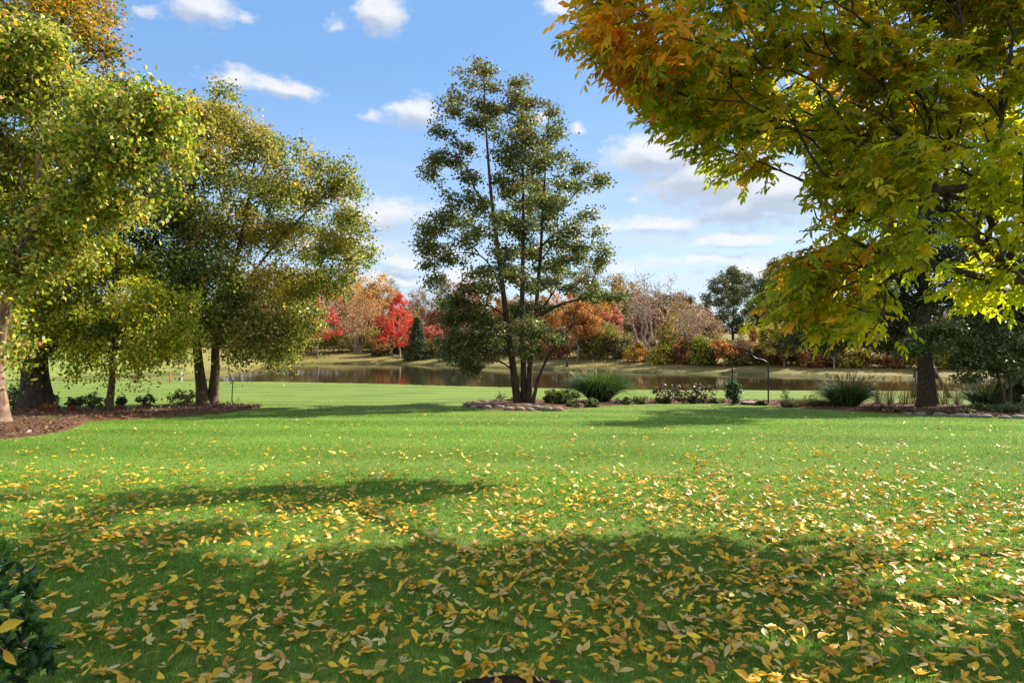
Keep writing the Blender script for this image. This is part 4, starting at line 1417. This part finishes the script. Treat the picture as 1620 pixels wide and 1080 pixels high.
def bezier(p0, p1, p2, p3, n=12):
    t = np.linspace(0, 1, n)[:, None]
    p0, p1, p2, p3 = [np.asarray(p, float) for p in (p0, p1, p2, p3)]
    return (1 - t) ** 3 * p0 + 3 * t * (1 - t) ** 2 * p1 + 3 * t * t * (1 - t) * p2 + t ** 3 * p3


def bed_plants():
    rng = np.random.default_rng(55)
    GR = [(84, 108, 58, 4), (104, 124, 70, 3), (64, 86, 46, 3), (140, 140, 88, 1)]
    TAN = [(176, 148, 120, 3), (196, 172, 146, 2), (152, 118, 96, 2)]
    PLUME = [(196, 172, 152, 3), (180, 150, 132, 2), (210, 192, 174, 1)]
    grass_clump('grass_clump', 'big round clump of arching green grass with pinkish plumes beside the three-trunked tree', 948, 638, 34, 52, [(66, 92, 48, 4), (86, 110, 58, 3), (52, 74, 38, 3), (120, 126, 76, .6)], 3200, rng, 18, PLUME, group='ornamental grasses in the long bed')
    grass_clump('grass_clump', 'green fountain grass clump with tan seed heads right of the iron arch', 1340, 645, 36, 43, GR, 2000, rng, 40, TAN, group='ornamental grasses in the long bed')
    grass_clump('grass_clump', 'silvery plumed grass clump right of the evergreen trunk', 1562, 648, 36, 42, [(96, 112, 84, 3), (120, 132, 104, 2), (74, 92, 64, 2)], 1000, rng, 110, [(186, 178, 160, 3), (204, 196, 178, 2)], group='ornamental grasses in the long bed')
    G2 = 'tan feather grasses around the evergreen trunk'
    for i, (px, w) in enumerate([(1388, 12), (1408, 14), (1430, 14), (1447, 10), (1494, 12), (1514, 14)]):
        lab = ['brown feathery grass next to the fountain grass clump', 'brown feathery grass second from the fountain grass clump', 'brown feathery grass in front of the wooden frame legs',
               'brown feathery grass touching the evergreen trunk, water side', 'brown feathery grass touching the evergreen trunk, plume side', 'brown feathery grass next to the silvery plumed grass'][i]
        grass_clump('feather_reed', lab, px, 642, w * 1.3, 38, [(92, 76, 58, 3), (112, 94, 72, 2), (78, 70, 48, 2)], 120, rng, 9, TAN, blade=.009, th_max=.3, straight=True, group=G2)
    P_ = [(84, 102, 54, 4), (104, 120, 66, 3), (64, 82, 44, 3), (150, 120, 70, .8)]
    shrub('leafy_shrub', 'bushy green shrub between the three trunks and the round grass clump', 'shrub', 886, 642, 30, 28, P_, 3600, (.06, .11), rng)
    low = 'low perennials in the long bed'
    for px, py, w, h, lab in [(790, 638, 12, 18, 'sparse sprouting twigs with few leaves in the stone ring'), (808, 638, 9, 10, 'tiny leafy sprig right of the sparse twigs in the stone ring'),
                              (906, 645, 16, 12, 'low green plant in front of the bushy shrub'), (938, 644, 14, 14, 'low leafy plant in front of the round grass clump'),
                              (987, 640, 16, 13, 'low grey-green mound right of the round grass clump'), (1015, 639, 18, 13, 'low green mound left of the dried hydrangeas'),
                              (1098, 638, 16, 11, 'dark low mound under the dried hydrangeas'), (1132, 638, 16, 10, 'grey low mound left of the round topped bush'),
                              (1205, 641, 12, 9, 'low leafy plant at the foot of the iron arch'), (1244, 640, 10, 26, 'wispy flowering stems right of the iron arch'),
                              (1282, 642, 12, 18, 'thin leggy plant behind the grey lavender strip'), (1050, 638, 14, 9, 'small dark mound below the hydrangea stems')]:
        sp = 'spr' in lab or 'wispy' in lab or 'leggy' in lab
        shrub('perennial', lab, 'plant', px, py, w, h, P_, 160 if sp else 900, (.05, .1), rng, low, ntips=40, stems=5)
    lav = [(116, 104, 100, 3), (96, 88, 82, 3), (90, 98, 70, 2)]
    for i, (px, w, lab) in enumerate([(1252, 18, 'greyish purple lavender clump nearest the iron arch'), (1280, 20, 'middle one of the three grey lavender clumps'), (1310, 20, 'grey lavender clump next to the fountain grass')]):
        grass_clump('lavender', lab, px, 644, w * 1.1, 15, lav, 500, rng, blade=.018, spread=.7, straight=True, group='lavender clumps in the long bed')
    HYD = [(104, 80, 62, 3), (126, 98, 78, 3), (86, 70, 48, 2), (84, 92, 52, 1.6)]
    for px, w, h, lab in [(1052, 22, 32, 'dried brown hydrangea closest to the round grass clump'), (1080, 20, 30, 'dried brown hydrangea in the middle of the three'), (1113, 18, 34, 'dried brown hydrangea closest to the iron arch')]:
        shrub('hydrangea', lab, 'shrub', px, 638, w, h, HYD, 300, (.08, .14), rng, 'dried hydrangeas in the long bed', ntips=60, stems=9, shell=.25, aspect=.85, mat=M_DEAD)
    shrub('round_bush', 'small dark green bush at the foot of the iron arch', 'shrub', 1161, 640, 12, 40, [(66, 92, 56, 4), (86, 112, 66, 2), (50, 72, 44, 2)], 1500, (.07, .12), rng, ntips=70)
    shrub('dark_shrub', 'dark broad shrub behind the silvery grass at the bed end', 'shrub', 1605, 648, 34, 58, [(54, 70, 40, 4), (70, 84, 46, 3), (90, 86, 50, 1)], 5200, (.06, .11), rng, ntips=160)
    shrub('fern', 'arching fern-like plant in front of the dark broad shrub', 'plant', 1596, 656, 30, 20, [(96, 112, 78, 4), (118, 132, 96, 2)], 1600, (.06, .11), rng, ntips=80, aspect=.3)
    shrub('fern', 'soft green low plant in front of the silvery grass', 'plant', 1545, 652, 24, 14, [(82, 102, 62, 4), (104, 122, 76, 2)], 1300, (.06, .1), rng, ntips=70, aspect=.35)
    HO = [(112, 90, 76, 3), (140, 118, 104, 2), (84, 70, 56, 2), (160, 140, 124, 1)]
    for px, py, w, lab in [(1395, 651, 26, 'withered brown hosta below the feather grass'), (1425, 653, 22, 'withered brown hosta left of the evergreen trunk'), (1490, 656, 22, 'withered brown hosta right of the evergreen trunk'), (1525, 657, 22, 'withered brown hosta below the silvery grass')]:
        shrub('withered_hosta', lab, 'plant', px, py, w, 10, HO, 420, (.09, .17), rng, 'withered hostas in the long bed', ntips=50, aspect=.4, stems=5)
    # plants in the mulch bed
    L_ = [(78, 98, 54, 4), (98, 118, 66, 3), (118, 130, 80, 1)]
    for px, py, w, h, lab in [(22, 648, 16, 42, 'tall dark bush between the pale birch and the thick trunk'), (83, 646, 12, 24, 'small bush right of the thick dark trunk'), (118, 646, 14, 20, 'low bush left of the crooked birch, next to rusty stems'),
                              (146, 647, 22, 30, 'leafy bush touching the crooked birch trunk'), (192, 646, 8, 18, 'small bush just right of the crooked birch trunk'), (230, 644, 18, 20, 'rounded low bush between the two birch trunks')]:
        shrub('bed_shrub', lab, 'shrub', px, py, w, h, L_, 700, (.06, .11), rng, 'bushes in the mulch bed', ntips=50, stems=7, mat=M_LEAF_GLOSS)
    shrub('bed_shrub', 'reddish brown bush beside the three-trunked birch', 'shrub', 286, 643, 24, 27, [(104, 96, 58, 3), (128, 92, 70, 2), (84, 92, 50, 3), (150, 130, 92, 1)], 1000, (.06, .1), rng, 'bushes in the mulch bed', ntips=70)
    for px, py, w, h, lab in [(76, 655, 12, 20, 'rusty dead stems at the foot of the thick trunk'), (116, 653, 6, 14, 'rusty dead stems between thick trunk and crooked birch'), (190, 650, 6, 11, 'rusty dead stems right of the crooked birch'), (44, 655, 7, 10, 'rusty dead stems by the pale birch')]:
        grass_clump('dead_stems', lab, px, py, w, h, [(150, 96, 70, 3), (128, 84, 62, 2)], 160, rng, blade=.014, straight=True, group='dead stems in the mulch bed')
    TU = [(96, 150, 48, 3), (120, 170, 60, 2)]
    for px, py, w, h, lab in [(75, 665, 16, 8, 'bright green grass tuft below the thick trunk'), (45, 678, 18, 7, 'widest bright green grass tuft on the mulch'), (82, 676, 8, 6, 'small bright green tuft near the mulch edge'), (96, 670, 7, 5, 'small bright green tuft below the rusty stems'), (4, 684, 8, 6, 'bright green tuft at the foot of the pale birch'),
                              (210, 657, 6, 4, 'tiny green tuft on the mulch right of the crooked birch'), (245, 653, 6, 4, 'tiny green tuft on the mulch left of the three-trunked birch')]:
        grass_clump('grass_tuft', lab, px, py, w, h, TU, 260, rng, blade=.012, spread=.8, group='grass tufts on the mulch')
    # litter of bark and leaves on the beds
    n = 9000
    V = []
    for (bu, f, bk), k in zip(BEDS, (5000, 4000)):
        u = rng.uniform(bu[0], bu[-1], k)
        t = rng.random(k)
        d = np.interp(u, bu, f) * (1 - t) + np.interp(u, bu, bk) * t
        V.append(np.stack([u * d, d], -1))
    V = np.concatenate(V)
    P = np.stack([V[:, 0], V[:, 1], terr(V[:, 0], V[:, 1]) + rng.uniform(.05, .13, len(V))], -1)
    c = pal(rng, len(P), [(120, 86, 62, 3), (150, 112, 82, 2), (88, 62, 46, 3), (176, 140, 100, .7)], .25)
    o = link('mulch_litter', quad_leaves('mulch_litter', rng, P, (.04, .13), c, .4, .8, .1), M_DEAD)
    tag(o, 'loose bark chips and dead leaves covering both planting beds', kind='stuff')


bed_plants()


def stone_mesh(rng, w, d, h):
    import bmesh
    bm = bmesh.new()
    bmesh.ops.create_icosphere(bm, subdivisions=3, radius=1)
    off = rng.uniform(0, 50, 3)
    for v in bm.verts:
        p = np.array(v.co)
        s = np.sign(p) * np.abs(p) ** .85
        k = .86 + .3 * float(fbm(p * 1.3 + off, 2))
        v.co = Vector((s[0] * w * k, s[1] * d * k, s[2] * h * k))
    me = bpy.data.meshes.new('stone')
    bm.to_mesh(me)
    bm.free()
    me.polygons.foreach_set('use_smooth', np.ones(len(me.polygons), bool))
    return me


def stones():
    rng = np.random.default_rng(66)
    row = [(741, 643, 11, 'first flat grey stone at the far left tip of the stone ring'), (752, 640, 10, 'darker stone behind the first tip of the stone ring'), (749, 646, 9, 'small front stone at the tip of the stone ring'), (760, 645, 11, None), (766, 638, 10, None), (771, 647, 10, None), (780, 643, 12, None), (783, 637, 9, None),
           (790, 647, 12, None), (800, 644, 11, None), (805, 649, 11, None), (815, 645, 10, None), (822, 649, 11, None), (833, 646, 13, None), (838, 650, 9, None), (848, 648, 12, None), (857, 649, 10, 'flat stone two before the last of the stone ring'),
           (866, 650, 12, None), (882, 650, 12, 'last pinkish stone of the ring, set a little apart')]
    for i, (px, py, w, lab) in enumerate(row):
        b = ground(px, py)
        s = w / F * b[1] * .7
        me = stone_mesh(rng, s, s * .8, s * rng.uniform(.5, .62))
        o = link('stone', me, M_STONE_PINK if i % 4 == 2 or i == len(row) - 1 else M_STONE)
        o.location = (b[0], b[1], b[2] + s * .3)
        o.rotation_euler = (0, 0, rng.uniform(-.5, .5))
        pink = i % 4 == 2
        tag(o, lab or ('pinkish rounded stone in the row edging the three-trunked tree' if pink else 'grey rounded stone in the row edging the three-trunked tree'), 'stone', 'stones edging the three-trunked tree')
    for i, (px, py, w, lab) in enumerate([(1436, 656, 7, 'small stone at the start of the edging near the evergreen'), (1455, 657, 9, 'pale stone below the evergreen trunk'), (1487, 658, 10, 'whitest stone of the edging right of the evergreen'), (1505, 659, 7, 'small stone right of the whitest edging stone'), (1523, 660, 11, 'broad flat stone in the edging below the silvery grass'), (1540, 660, 11, 'flat stone next to the broad one in the edging'),
                                          (1560, 661, 10, 'flat stone third from the end of the edging'), (1590, 662, 9, 'stone second from the end of the edging'), (1612, 662, 11, 'last pale stone of the edging below the fern')]):
        b = ground(px, py)
        s = w / F * b[1]
        o = link('stone', stone_mesh(rng, s, s * .7, s * .45), M_STONE)
        o.location = (b[0], b[1], b[2] + s * .15)
        tag(o, lab, 'stone', 'stones edging the long bed')
    b = ground(1188, 640)
    o = link('flagstone', stone_mesh(rng, .36, .5, .05), M_STONE_PINK)
    o.location = (b[0], b[1], b[2] + .09)
    tag(o, 'flat pale flagstone under the iron arch', 'stone')


stones()


def structures():
    # iron garden arch
    b = ground(1187, 641)
    D = b[1]
    k = D / F
    o = empty('garden_arch', b, 'thin black iron garden arch with pointed ogee top in the long bed', 'arch')
    for dz, nm in ((0, 'arch_frame'),):
        for sgn in (-1, 1):
            x = 28.5 * k * sgn
            pts = [(x, dz, z) for z in np.linspace(-.15, 61 * k, 8)]
            pts += list(bezier((x, dz, 61 * k), (x, dz, 69 * k), (x * .75, dz, 72 * k), (x * .5, dz, 73 * k), 9))[1:]
            pts += list(bezier((x * .5, dz, 73 * k), (x * .25, dz, 74 * k), (sgn * .012, dz, 78 * k), (sgn * .012, dz, 88 * k), 9))[1:]
            V, fs = tube(np.array(pts), .028, 8)
            link(nm, mesh(nm, V, fs, None, True), M_IRON, o)
    V, fs = tube(np.array([(0, 0, 84 * k), (0, 0, 88 * k), (0, 0, 92 * k), (0, 0, 95 * k)]), np.array([.03, .034, .022, .004]), 8)
    link('finial', mesh('finial', V, fs, None, True), M_IRON, o)
    # wooden frame behind the evergreen trunk
    b = ground(1468, 628)
    D = b[1]
    k = D / F
    o = empty('wooden_frame', b, 'dark wooden A-shaped frame on the lawn partly hidden by the evergreen trunk', 'frame')

    def beam(p, q, s, nm):
        p, q = np.array(p, float), np.array(q, float)
        t = nrm(q - p)
        a = nrm(np.cross(t, np.array([.1, .95, .2])))
        c = np.cross(t, a)
        V = []
        for e in (p, q):
            for i, j in ((-1, -1), (1, -1), (1, 1), (-1, 1)):
                V.append(e + a * s * i + c * s * j)
        link(nm, mesh(nm, np.array(V), [np.array([[0, 1, 2, 3], [7, 6, 5, 4], [0, 4, 5, 1], [1, 5, 6, 2], [2, 6, 7, 3], [3, 7, 4, 0]])]), M_WOOD, o)
    H = 44 * k
    beam((-22 * k, 0, H), (18 * k, .3, H + .02), .09, 'top_beam')
    beam((-33 * k, -.5, -.05), (-18.5 * k, 0, H - .06), .085, 'leg')
    beam((-13 * k, .5, -.05), (-17 * k, .04, H - .06), .085, 'leg')
    beam((27 * k, -.4, -.05), (13 * k, .2, H - .06), .085, 'leg')
    beam((10 * k, .7, -.05), (11.5 * k, .26, H - .06), .085, 'leg')
    # stakes at the water
    for px, mat, lab in ((269, M_STAKE_O, 'orange brown stake at the water edge left of the white one'), (287, M_STAKE_W, 'white stake at the water edge nearest the three-trunked birch')):
        p = ground(px, 604.5)
        V, fs = tube(np.array([(0, 0, -.2), (0, 0, .3), (0, 0, .72), (0, 0, .76)]), np.array([.055, .055, .052, .03]), 10)
        q = link('stake', mesh('stake', V, fs, None, True), mat)
        q.location = p
        tag(q, lab, 'stake', 'stakes at the water edge')
    # bent rod
    p = ground(367, 641)
    k = p[1] / F
    V, fs = tube(np.array([(0, 0, -.1), (0, 0, 12 * k), (.5 * k, 0, 24 * k), (1.5 * k, 0, 36 * k), (-2 * k, 0, 44 * k), (-5 * k, 0, 52 * k), (-7 * k, .1, 62 * k), (-8 * k, .1, 76 * k), (-12 * k, .1, 84 * k)]), np.array([.02, .02, .019, .018, .017, .016, .014, .012, .006]), 7)
    q = link('garden_stake', mesh('garden_stake', V, fs, None, True), M_BARK_DARK)
    q.location = p
    tag(q, 'thin crooked grey stake standing beside the three-trunked birch', 'stake')
    # stump on the far bank
    p = fpoint(897, 2.2)
    V, fs = tube(np.array([(0, 0, -.1), (.02, 0, .25), (0, 0, .55), (-.1, 0, .85), (-.12, 0, .95)]), np.array([.16, .13, .11, .09, .03]), 9)
    q = link('stump', mesh('stump', V, fs, None, True), M_BARK_DARK)
    q.location = p
    tag(q, 'small dark stump alone on the far bank grass', 'stump')
    # soil edge in front
    xs = np.linspace(-6, 6, 90)
    ys = np.linspace(1.2, 1, 12)
    edge = 3.10 + .11 * np.exp(-(xs / .9) ** 2) + (vnoise(np.stack([xs * 2.3, xs * 0, xs * 0], -1)) - .5) * .18
    t = np.linspace(0, 1, 14)
    X = np.repeat(xs[:, None], 14, 1)
    Y = 1.6 * (1 - t)[None] + edge[:, None] * t[None]
    Z = terr(X, Y) + .012 + (fbm(np.stack([X * 9, Y * 9, X * 0], -1), 3) - .3) * .05 * (1 - t[None] ** 6)
    V = np.stack([X, Y, Z], -1).reshape(-1, 3)
    i = (np.arange(89)[:, None] * 14 + np.arange(13)[None]).ravel()
    tag(link('soil_bed', mesh('soil_bed', V, [np.stack([i, i + 14, i + 15, i + 1], -1)], None, True), M_SOIL), 'dark soil of the bed in front of the lawn', kind='structure')


structures()


# ------------------------------------------------------------------ near boxwood
def boxwood():
    rng = np.random.default_rng(71)
    b = np.array([-2.16, 2.55, 0.0])
    o = empty('boxwood', b, 'glossy dark green boxwood bush poking into the near corner of the lawn', 'shrub')
    nt_ = 520
    d = nrm(rng.normal(0, 1, (nt_, 3))) * rng.random((nt_, 1)) ** .3
    tips = b + d * np.array([.40, .42, .46]) + np.array([0, 0, .38])
    tips = np.concatenate([tips, b + np.array([(.30, -.05, .84), (.24, .0, .88), (.34, .05, .74), (.18, -.1, .86), (.36, -.1, .66), (.40, 0, .55), (.12, .05, .9)])])
    tips[:, 2] = np.maximum(tips[:, 2], .04)
    st = [(np.linspace(b + np.array([x * .3, y * .3, -.03]), b + np.array([x, y, .5]), 6), np.linspace(.012, .004, 6), -1) for x, y in rng.uniform(-.2, .2, (7, 2))]
    T = grow_tree(rng, st, tips, .3, .07, .08)
    link('stems', skeleton_mesh('stems', T, .0016, .4, b), M_BARK, o)
    P, par, cnt, n0, _, DIR = T
    term = np.where((cnt <= 2) & (np.arange(len(P)) >= n0))[0]
    n = 6500
    k = rng.choice(term, n)
    t = rng.random((n, 1))
    B0 = P[k] * t + P[par[k]] * (1 - t)
    a = nrm(DIR[k] * .7 + rng.normal(0, .6, (n, 3)) + np.array([0, 0, .25]))
    nn = nrm(rng.normal(0, 1, (n, 3)) + np.array([0, 0, .8]))
    nn = nrm(nn - (nn * a).sum(1, keepdims=True) * a)
    L = rng.uniform(.03, .052, n)
    c = pal(rng, n, [(60, 94, 44, 4), (78, 116, 50, 3), (46, 74, 38, 3), (120, 156, 62, .9)], .18)
    young = sstep(.72, .86, B0[:, 2])[:, None]
    c = c + (lin((112, 152, 56)) - c) * young * .8
    link('foliage', lance_leaves('foliage', rng, B0 - b, a, np.cross(nn, a), nn, L, L * .48, c, .08), M_LEAF_GLOSS, o)


boxwood()


# ------------------------------------------------------------------ grass and fallen leaves
def edge_y(x):
    return 3.08 + .11 * np.exp(-((x - .0) / .9) ** 2) + (vnoise(np.stack([x * 2.3, x * 0, x * 0], -1)) - .5) * .2


def make_grass():
    rng = np.random.default_rng(81)
    N = 1080000
    D0, D1, D2 = 3.1, 5.0, 30.0
    pa = (D1 ** 2 - D0 ** 2) / 2
    pb = D1 ** 2 * math.log(D2 / D1)
    near = rng.random(N) < pa / (pa + pb)
    q = rng.random(N)
    d = np.where(near, np.sqrt(D0 ** 2 + q * (D1 ** 2 - D0 ** 2)), D1 * np.exp(q * math.log(D2 / D1)))
    u = rng.normal(0, .1, N)
    u = np.where(rng.random(N) < .74, rng.uniform(-.88, .88, N), np.sign(rng.random(N) - .5) * rng.uniform(.88, 1.7, N))
    x = u * d
    ok = ~in_bed(x, d, -.03) & (d > edge_y(x)) & (rng.random(N) < 1.02 - sstep(13, 30, d))
    x, d = x[ok], d[ok]
    n = len(x)
    sc = np.maximum(1, d / D1)
    P = np.stack([x, d, terr(x, d) - .003], -1)
    h = rng.uniform(.016, .036, n) * (1 + .10 * (sc - 1)) * (.75 + .5 * fbm(P * 1.7, 2))
    w = rng.uniform(.0024, .0044, n) * sc * .85
    a = rng.random(n) * 6.283
    # mower passes lay the blades one way or the other
    ph = d + x * .10
    pas = np.sign(np.sin(ph * 2 * math.pi / 3.1))
    lean = np.stack([np.cos(a), np.sin(a), 0 * a], -1) * rng.uniform(.15, .9, n)[:, None] + np.stack([pas * .25, .12 * pas, 0 * a], -1)
    sd_ = np.stack([-np.sin(a), np.cos(a), 0 * a], -1)
    c = pal(rng, n, [(96, 148, 42, 4), (114, 162, 52, 3), (76, 124, 36, 3), (142, 168, 74, 2), (178, 172, 106, .6)], .2)
    pt = fbm(P * .5 + 7, 3)[:, None]
    c = c * (.62 + .8 * pt)
    dry = sstep(.56, .74, fbm(P * .9 + 31, 3))[:, None] * rng.random((n, 1))
    c = c + (lin((150, 150, 84)) - c) * dry * .42
    up = np.array([0, 0, 1.0])
    m1 = P + lean * (h * .35)[:, None] + up * (h * .6)[:, None]
    tp = P + lean * (h * .95)[:, None] + up * (h * .92)[:, None]
    hw = (w * .5)[:, None]
    nr = d < 8.5
    Va = np.stack([P - sd_ * hw, P + sd_ * hw, m1 + sd_ * hw * .8, m1 - sd_ * hw * .8, tp], 1)[nr].reshape(-1, 3)
    na = int(nr.sum())
    ia = np.arange(na)[:, None] * 5
    qa = ia + np.array([[0, 1, 2, 3]])
    ta = ia + np.array([[3, 2, 4]])
    fr = ~nr
    nb = int(fr.sum())
    Vb = np.stack([P - sd_ * hw, P + sd_ * hw, tp], 1)[fr].reshape(-1, 3)
    tb = np.arange(nb)[:, None] * 3 + np.array([[0, 1, 2]]) + len(Va)
    col = np.concatenate([np.repeat(c[nr], 5, 0), np.repeat(c[fr], 3, 0)])
    o = link('grass', mesh('grass', np.concatenate([Va, Vb]), [qa, ta, tb], col), M_BLADE)
    tag(o, 'short green grass blades of the lawn', kind='stuff')


make_grass()

LEAF_PAL = [('golden yellow', (214, 170, 48), 5), ('pale tan', (204, 174, 104), 1.7), ('creamy yellow', (204, 190, 122), 1.2), ('orange brown', (190, 138, 58), 1.2), ('bright yellow', (222, 190, 54), 3), ('yellow-green', (156, 164, 52), 1)]


def leaf_template(rng, stalk=True):
    """one leaflet about 1 long, lying in x, curled; returns verts, quads, tris"""
    ts = np.array([0, .14, .32, .52, .72, .88, 1.0])
    ws = np.array([.02, .13, .205, .2, .135, .06, .0]) * rng.uniform(.85, 1.35)
    cup, bend, tw = rng.uniform(-.2, .7), rng.uniform(-.65, .55), rng.normal(0, .8)
    V, Q = [], []
    side = rng.normal(0, .05)
    for t, w in zip(ts, ws):
        y0 = side * math.sin(t * 3.1) * 2
        z0 = bend * (t - .5) ** 2 - bend * .25
        an = tw * (t - .5)
        for s in (-1, 0, 1):
            yy, zz = s * w * math.cos(cup), abs(s) * w * math.sin(cup) + rng.normal(0, .008)
            V.append((t, y0 + yy * math.cos(an) - zz * math.sin(an), z0 + yy * math.sin(an) + zz * math.cos(an)))
    for i in range(len(ts) - 1):
        for j in (0, 1):
            Q.append((i * 3 + j, i * 3 + j + 1, i * 3 + 4 + j, i * 3 + 3 + j))
    if stalk:
        o = len(V)
        l = rng.uniform(.15, .55)
        b = rng.normal(0, .12)
        for t in (0, .5, 1):
            for s in (-1, 1):
                V.append((-l * t, s * .010 + b * t * t, .006 + .04 * t))
        for i in range(2):
            Q.append((o + i * 2, o + i * 2 + 1, o + i * 2 + 3, o + i * 2 + 2))
    return np.array(V), np.array(Q)


def leaf_density(x, d):
    u = x / d
    r = np.interp(d, [3, 4, 5, 6.5, 9, 12, 16, 22, 32], [190, 220, 185, 115, 27, 5.5, 1.2, .35, .06])
    side = np.interp(u, [-.9, -.6, -.3, 0, .3, .9], [.7, .85, .95, 1.05, 1.2, 1.0])
    cl = .25 + 1.6 * fbm(np.stack([x * 1.1, d * 1.1, x * 0], -1), 3) ** 1.5 * 1.6
    return r * side * cl


def fallen_leaves():
    rng = np.random.default_rng(91)
    N = 150000
    q = rng.random(N)
    D0, D1 = 3.0, 32.0
    d = D0 * np.exp(q * math.log(D1 / D0))           # density ~ 1/d^2 in area
    u = rng.uniform(-1.5, 1.5, N)
    x = u * d
    prop = N / (3.0 * math.log(D1 / D0)) / d ** 2
    acc = leaf_density(x, d) / prop
    keep = (rng.random(N) < acc) & ~in_bed(x, d) & (d > edge_y(x) - .12)
    x, d = x[keep], d[keep]
    inb = (x < -1.72) & (d < 3.1)
    x, d = x[~inb], d[~inb]
    n = len(x)
    names = [p[0] for p in LEAF_PAL]
    w = np.array([p[2] for p in LEAF_PAL], float)
    ci = rng.choice(len(names), n, p=w / w.sum())
    tmpl = [leaf_template(rng) for _ in range(13)]
    for _ in range(3):                               # three leaflets still joined on one stalk
        V, Q, off = [], [], 0
        for a in (-.95, 0, .95):
            v, q_ = leaf_template(rng, stalk=(a == 0))
            a = a + rng.normal(0, .15)
            v = v * rng.uniform(.75, 1.0) * (1 if a else 1.1)
            V.append(np.stack([v[:, 0] * math.cos(a) - v[:, 1] * math.sin(a), v[:, 0] * math.sin(a) + v[:, 1] * math.cos(a), v[:, 2] + .02], -1))
            Q.append(q_ + off)
            off += len(v)
        tmpl.append((np.concatenate(V), np.concatenate(Q)))
    ti = rng.integers(0, 16, n)
    yaw = rng.random(n) * 6.283
    tx, ty = rng.normal(0, .38, n), rng.normal(0, .30, n)
    L = (.032 + .058 * rng.random(n) ** 1.1) * np.where(d > 14, 1.15, 1)
    z = terr(x, d) + .040 + rng.uniform(-.006, .016, n)
    order = np.argsort(d + np.where(np.abs(x / d) < .76, 0, 100))
    first = order[:300]
    meshes = {}
    mcount = 0
    for i in first:
        key = (int(ti[i]), int(ci[i]))
        if key not in meshes:
            V, Q = tmpl[key[0]]
            V = V - np.array([.5, 0, 0])
            c = lin(LEAF_PAL[key[1]][1]) * np.exp(rng.normal(0, .1))
            cc = c[None] * np.exp(rng.normal(0, .10, (len(V), 1)))
            me = mesh('fallen_leaf', V, [Q], np.clip(cc, 0, .9), True)
            me.materials.append(M_DEAD)
            meshes[key] = me
        o = bpy.data.objects.new('fallen_leaf', meshes[key])
        o.location = (x[i], d[i], z[i])
        o.rotation_euler = (tx[i], ty[i], yaw[i])
        o.scale = (L[i],) * 3
        COL.objects.link(o)
        nm = names[ci[i]]
        tag(o, f'single {nm} ash leaf lying on the nearest strip of lawn', 'leaf', f'{nm} leaves on the nearest strip of lawn')
    rest = order[300:]
    Vs, Qs, Cs, off = [], [], [], 0
    for k in range(16):
        s = rest[ti[rest] == k]
        V, Q = tmpl[k]
        V = V - np.array([.5, 0, 0])
        m = len(s)
        cx, sx_ = np.cos(tx[s])[:, None], np.sin(tx[s])[:, None]
        cy, sy = np.cos(ty[s])[:, None], np.sin(ty[s])[:, None]
        cz, sz = np.cos(yaw[s])[:, None], np.sin(yaw[s])[:, None]
        X, Y, Z = V[None, :, 0], V[None, :, 1], V[None, :, 2]
        Y1, Z1 = Y * cx - Z * sx_, Y * sx_ + Z * cx
        X2, Z2 = X * cy + Z1 * sy, -X * sy + Z1 * cy
        X3, Y3 = X2 * cz - Y1 * sz, X2 * sz + Y1 * cz
        W = np.stack([X3, Y3, Z2], -1) * L[s][:, None, None] + np.stack([x[s], d[s], z[s]], -1)[:, None]
        Vs.append(W.reshape(-1, 3))
        Qs.append((np.arange(m)[:, None, None] * len(V) + Q[None] + off).reshape(-1, 4))
        c = lin(np.array([p[1] for p in LEAF_PAL], float))[ci[s]] * np.exp(rng.normal(0, .14, (m, 1)))
        Cs.append(np.repeat(np.clip(c, 0, .9), len(V), 0))
        off += m * len(V)
    o = link('fallen_leaves', mesh('fallen_leaves', np.concatenate(Vs), [np.concatenate(Qs)], np.concatenate(Cs), True), M_DEAD)
    tag(o, 'countless yellow ash leaves scattered over the lawn', kind='stuff')
    # leaves caught on the boxwood
    for (p, rot, s, k, lab) in [((-1.76, 2.40, .60), (1.2, -.35, .4), .085, 4, 'large pale yellow leaf caught upright on the boxwood'), ((-1.75, 2.38, .50), (1.1, .5, -.4), .085, 0, 'yellow leaf stuck just below the pale one on the boxwood'),
                                ((-1.66, 2.36, .33), (1.2, -1.1, .15), .09, 0, 'golden leaf hanging at the side of the boxwood near the lawn')]:
        V, Q = leaf_template(np.random.default_rng(int(s * 1000) + k))
        V = V - np.array([.5, 0, 0])
        me = mesh('caught_leaf', V, [Q], np.repeat(lin(LEAF_PAL[k][1])[None], len(V), 0), True)
        o = link('caught_leaf', me, M_DEAD)
        o.location = p
        o.rotation_euler = rot
        o.scale = (s,) * 3
        tag(o, lab, 'leaf')


fallen_leaves()
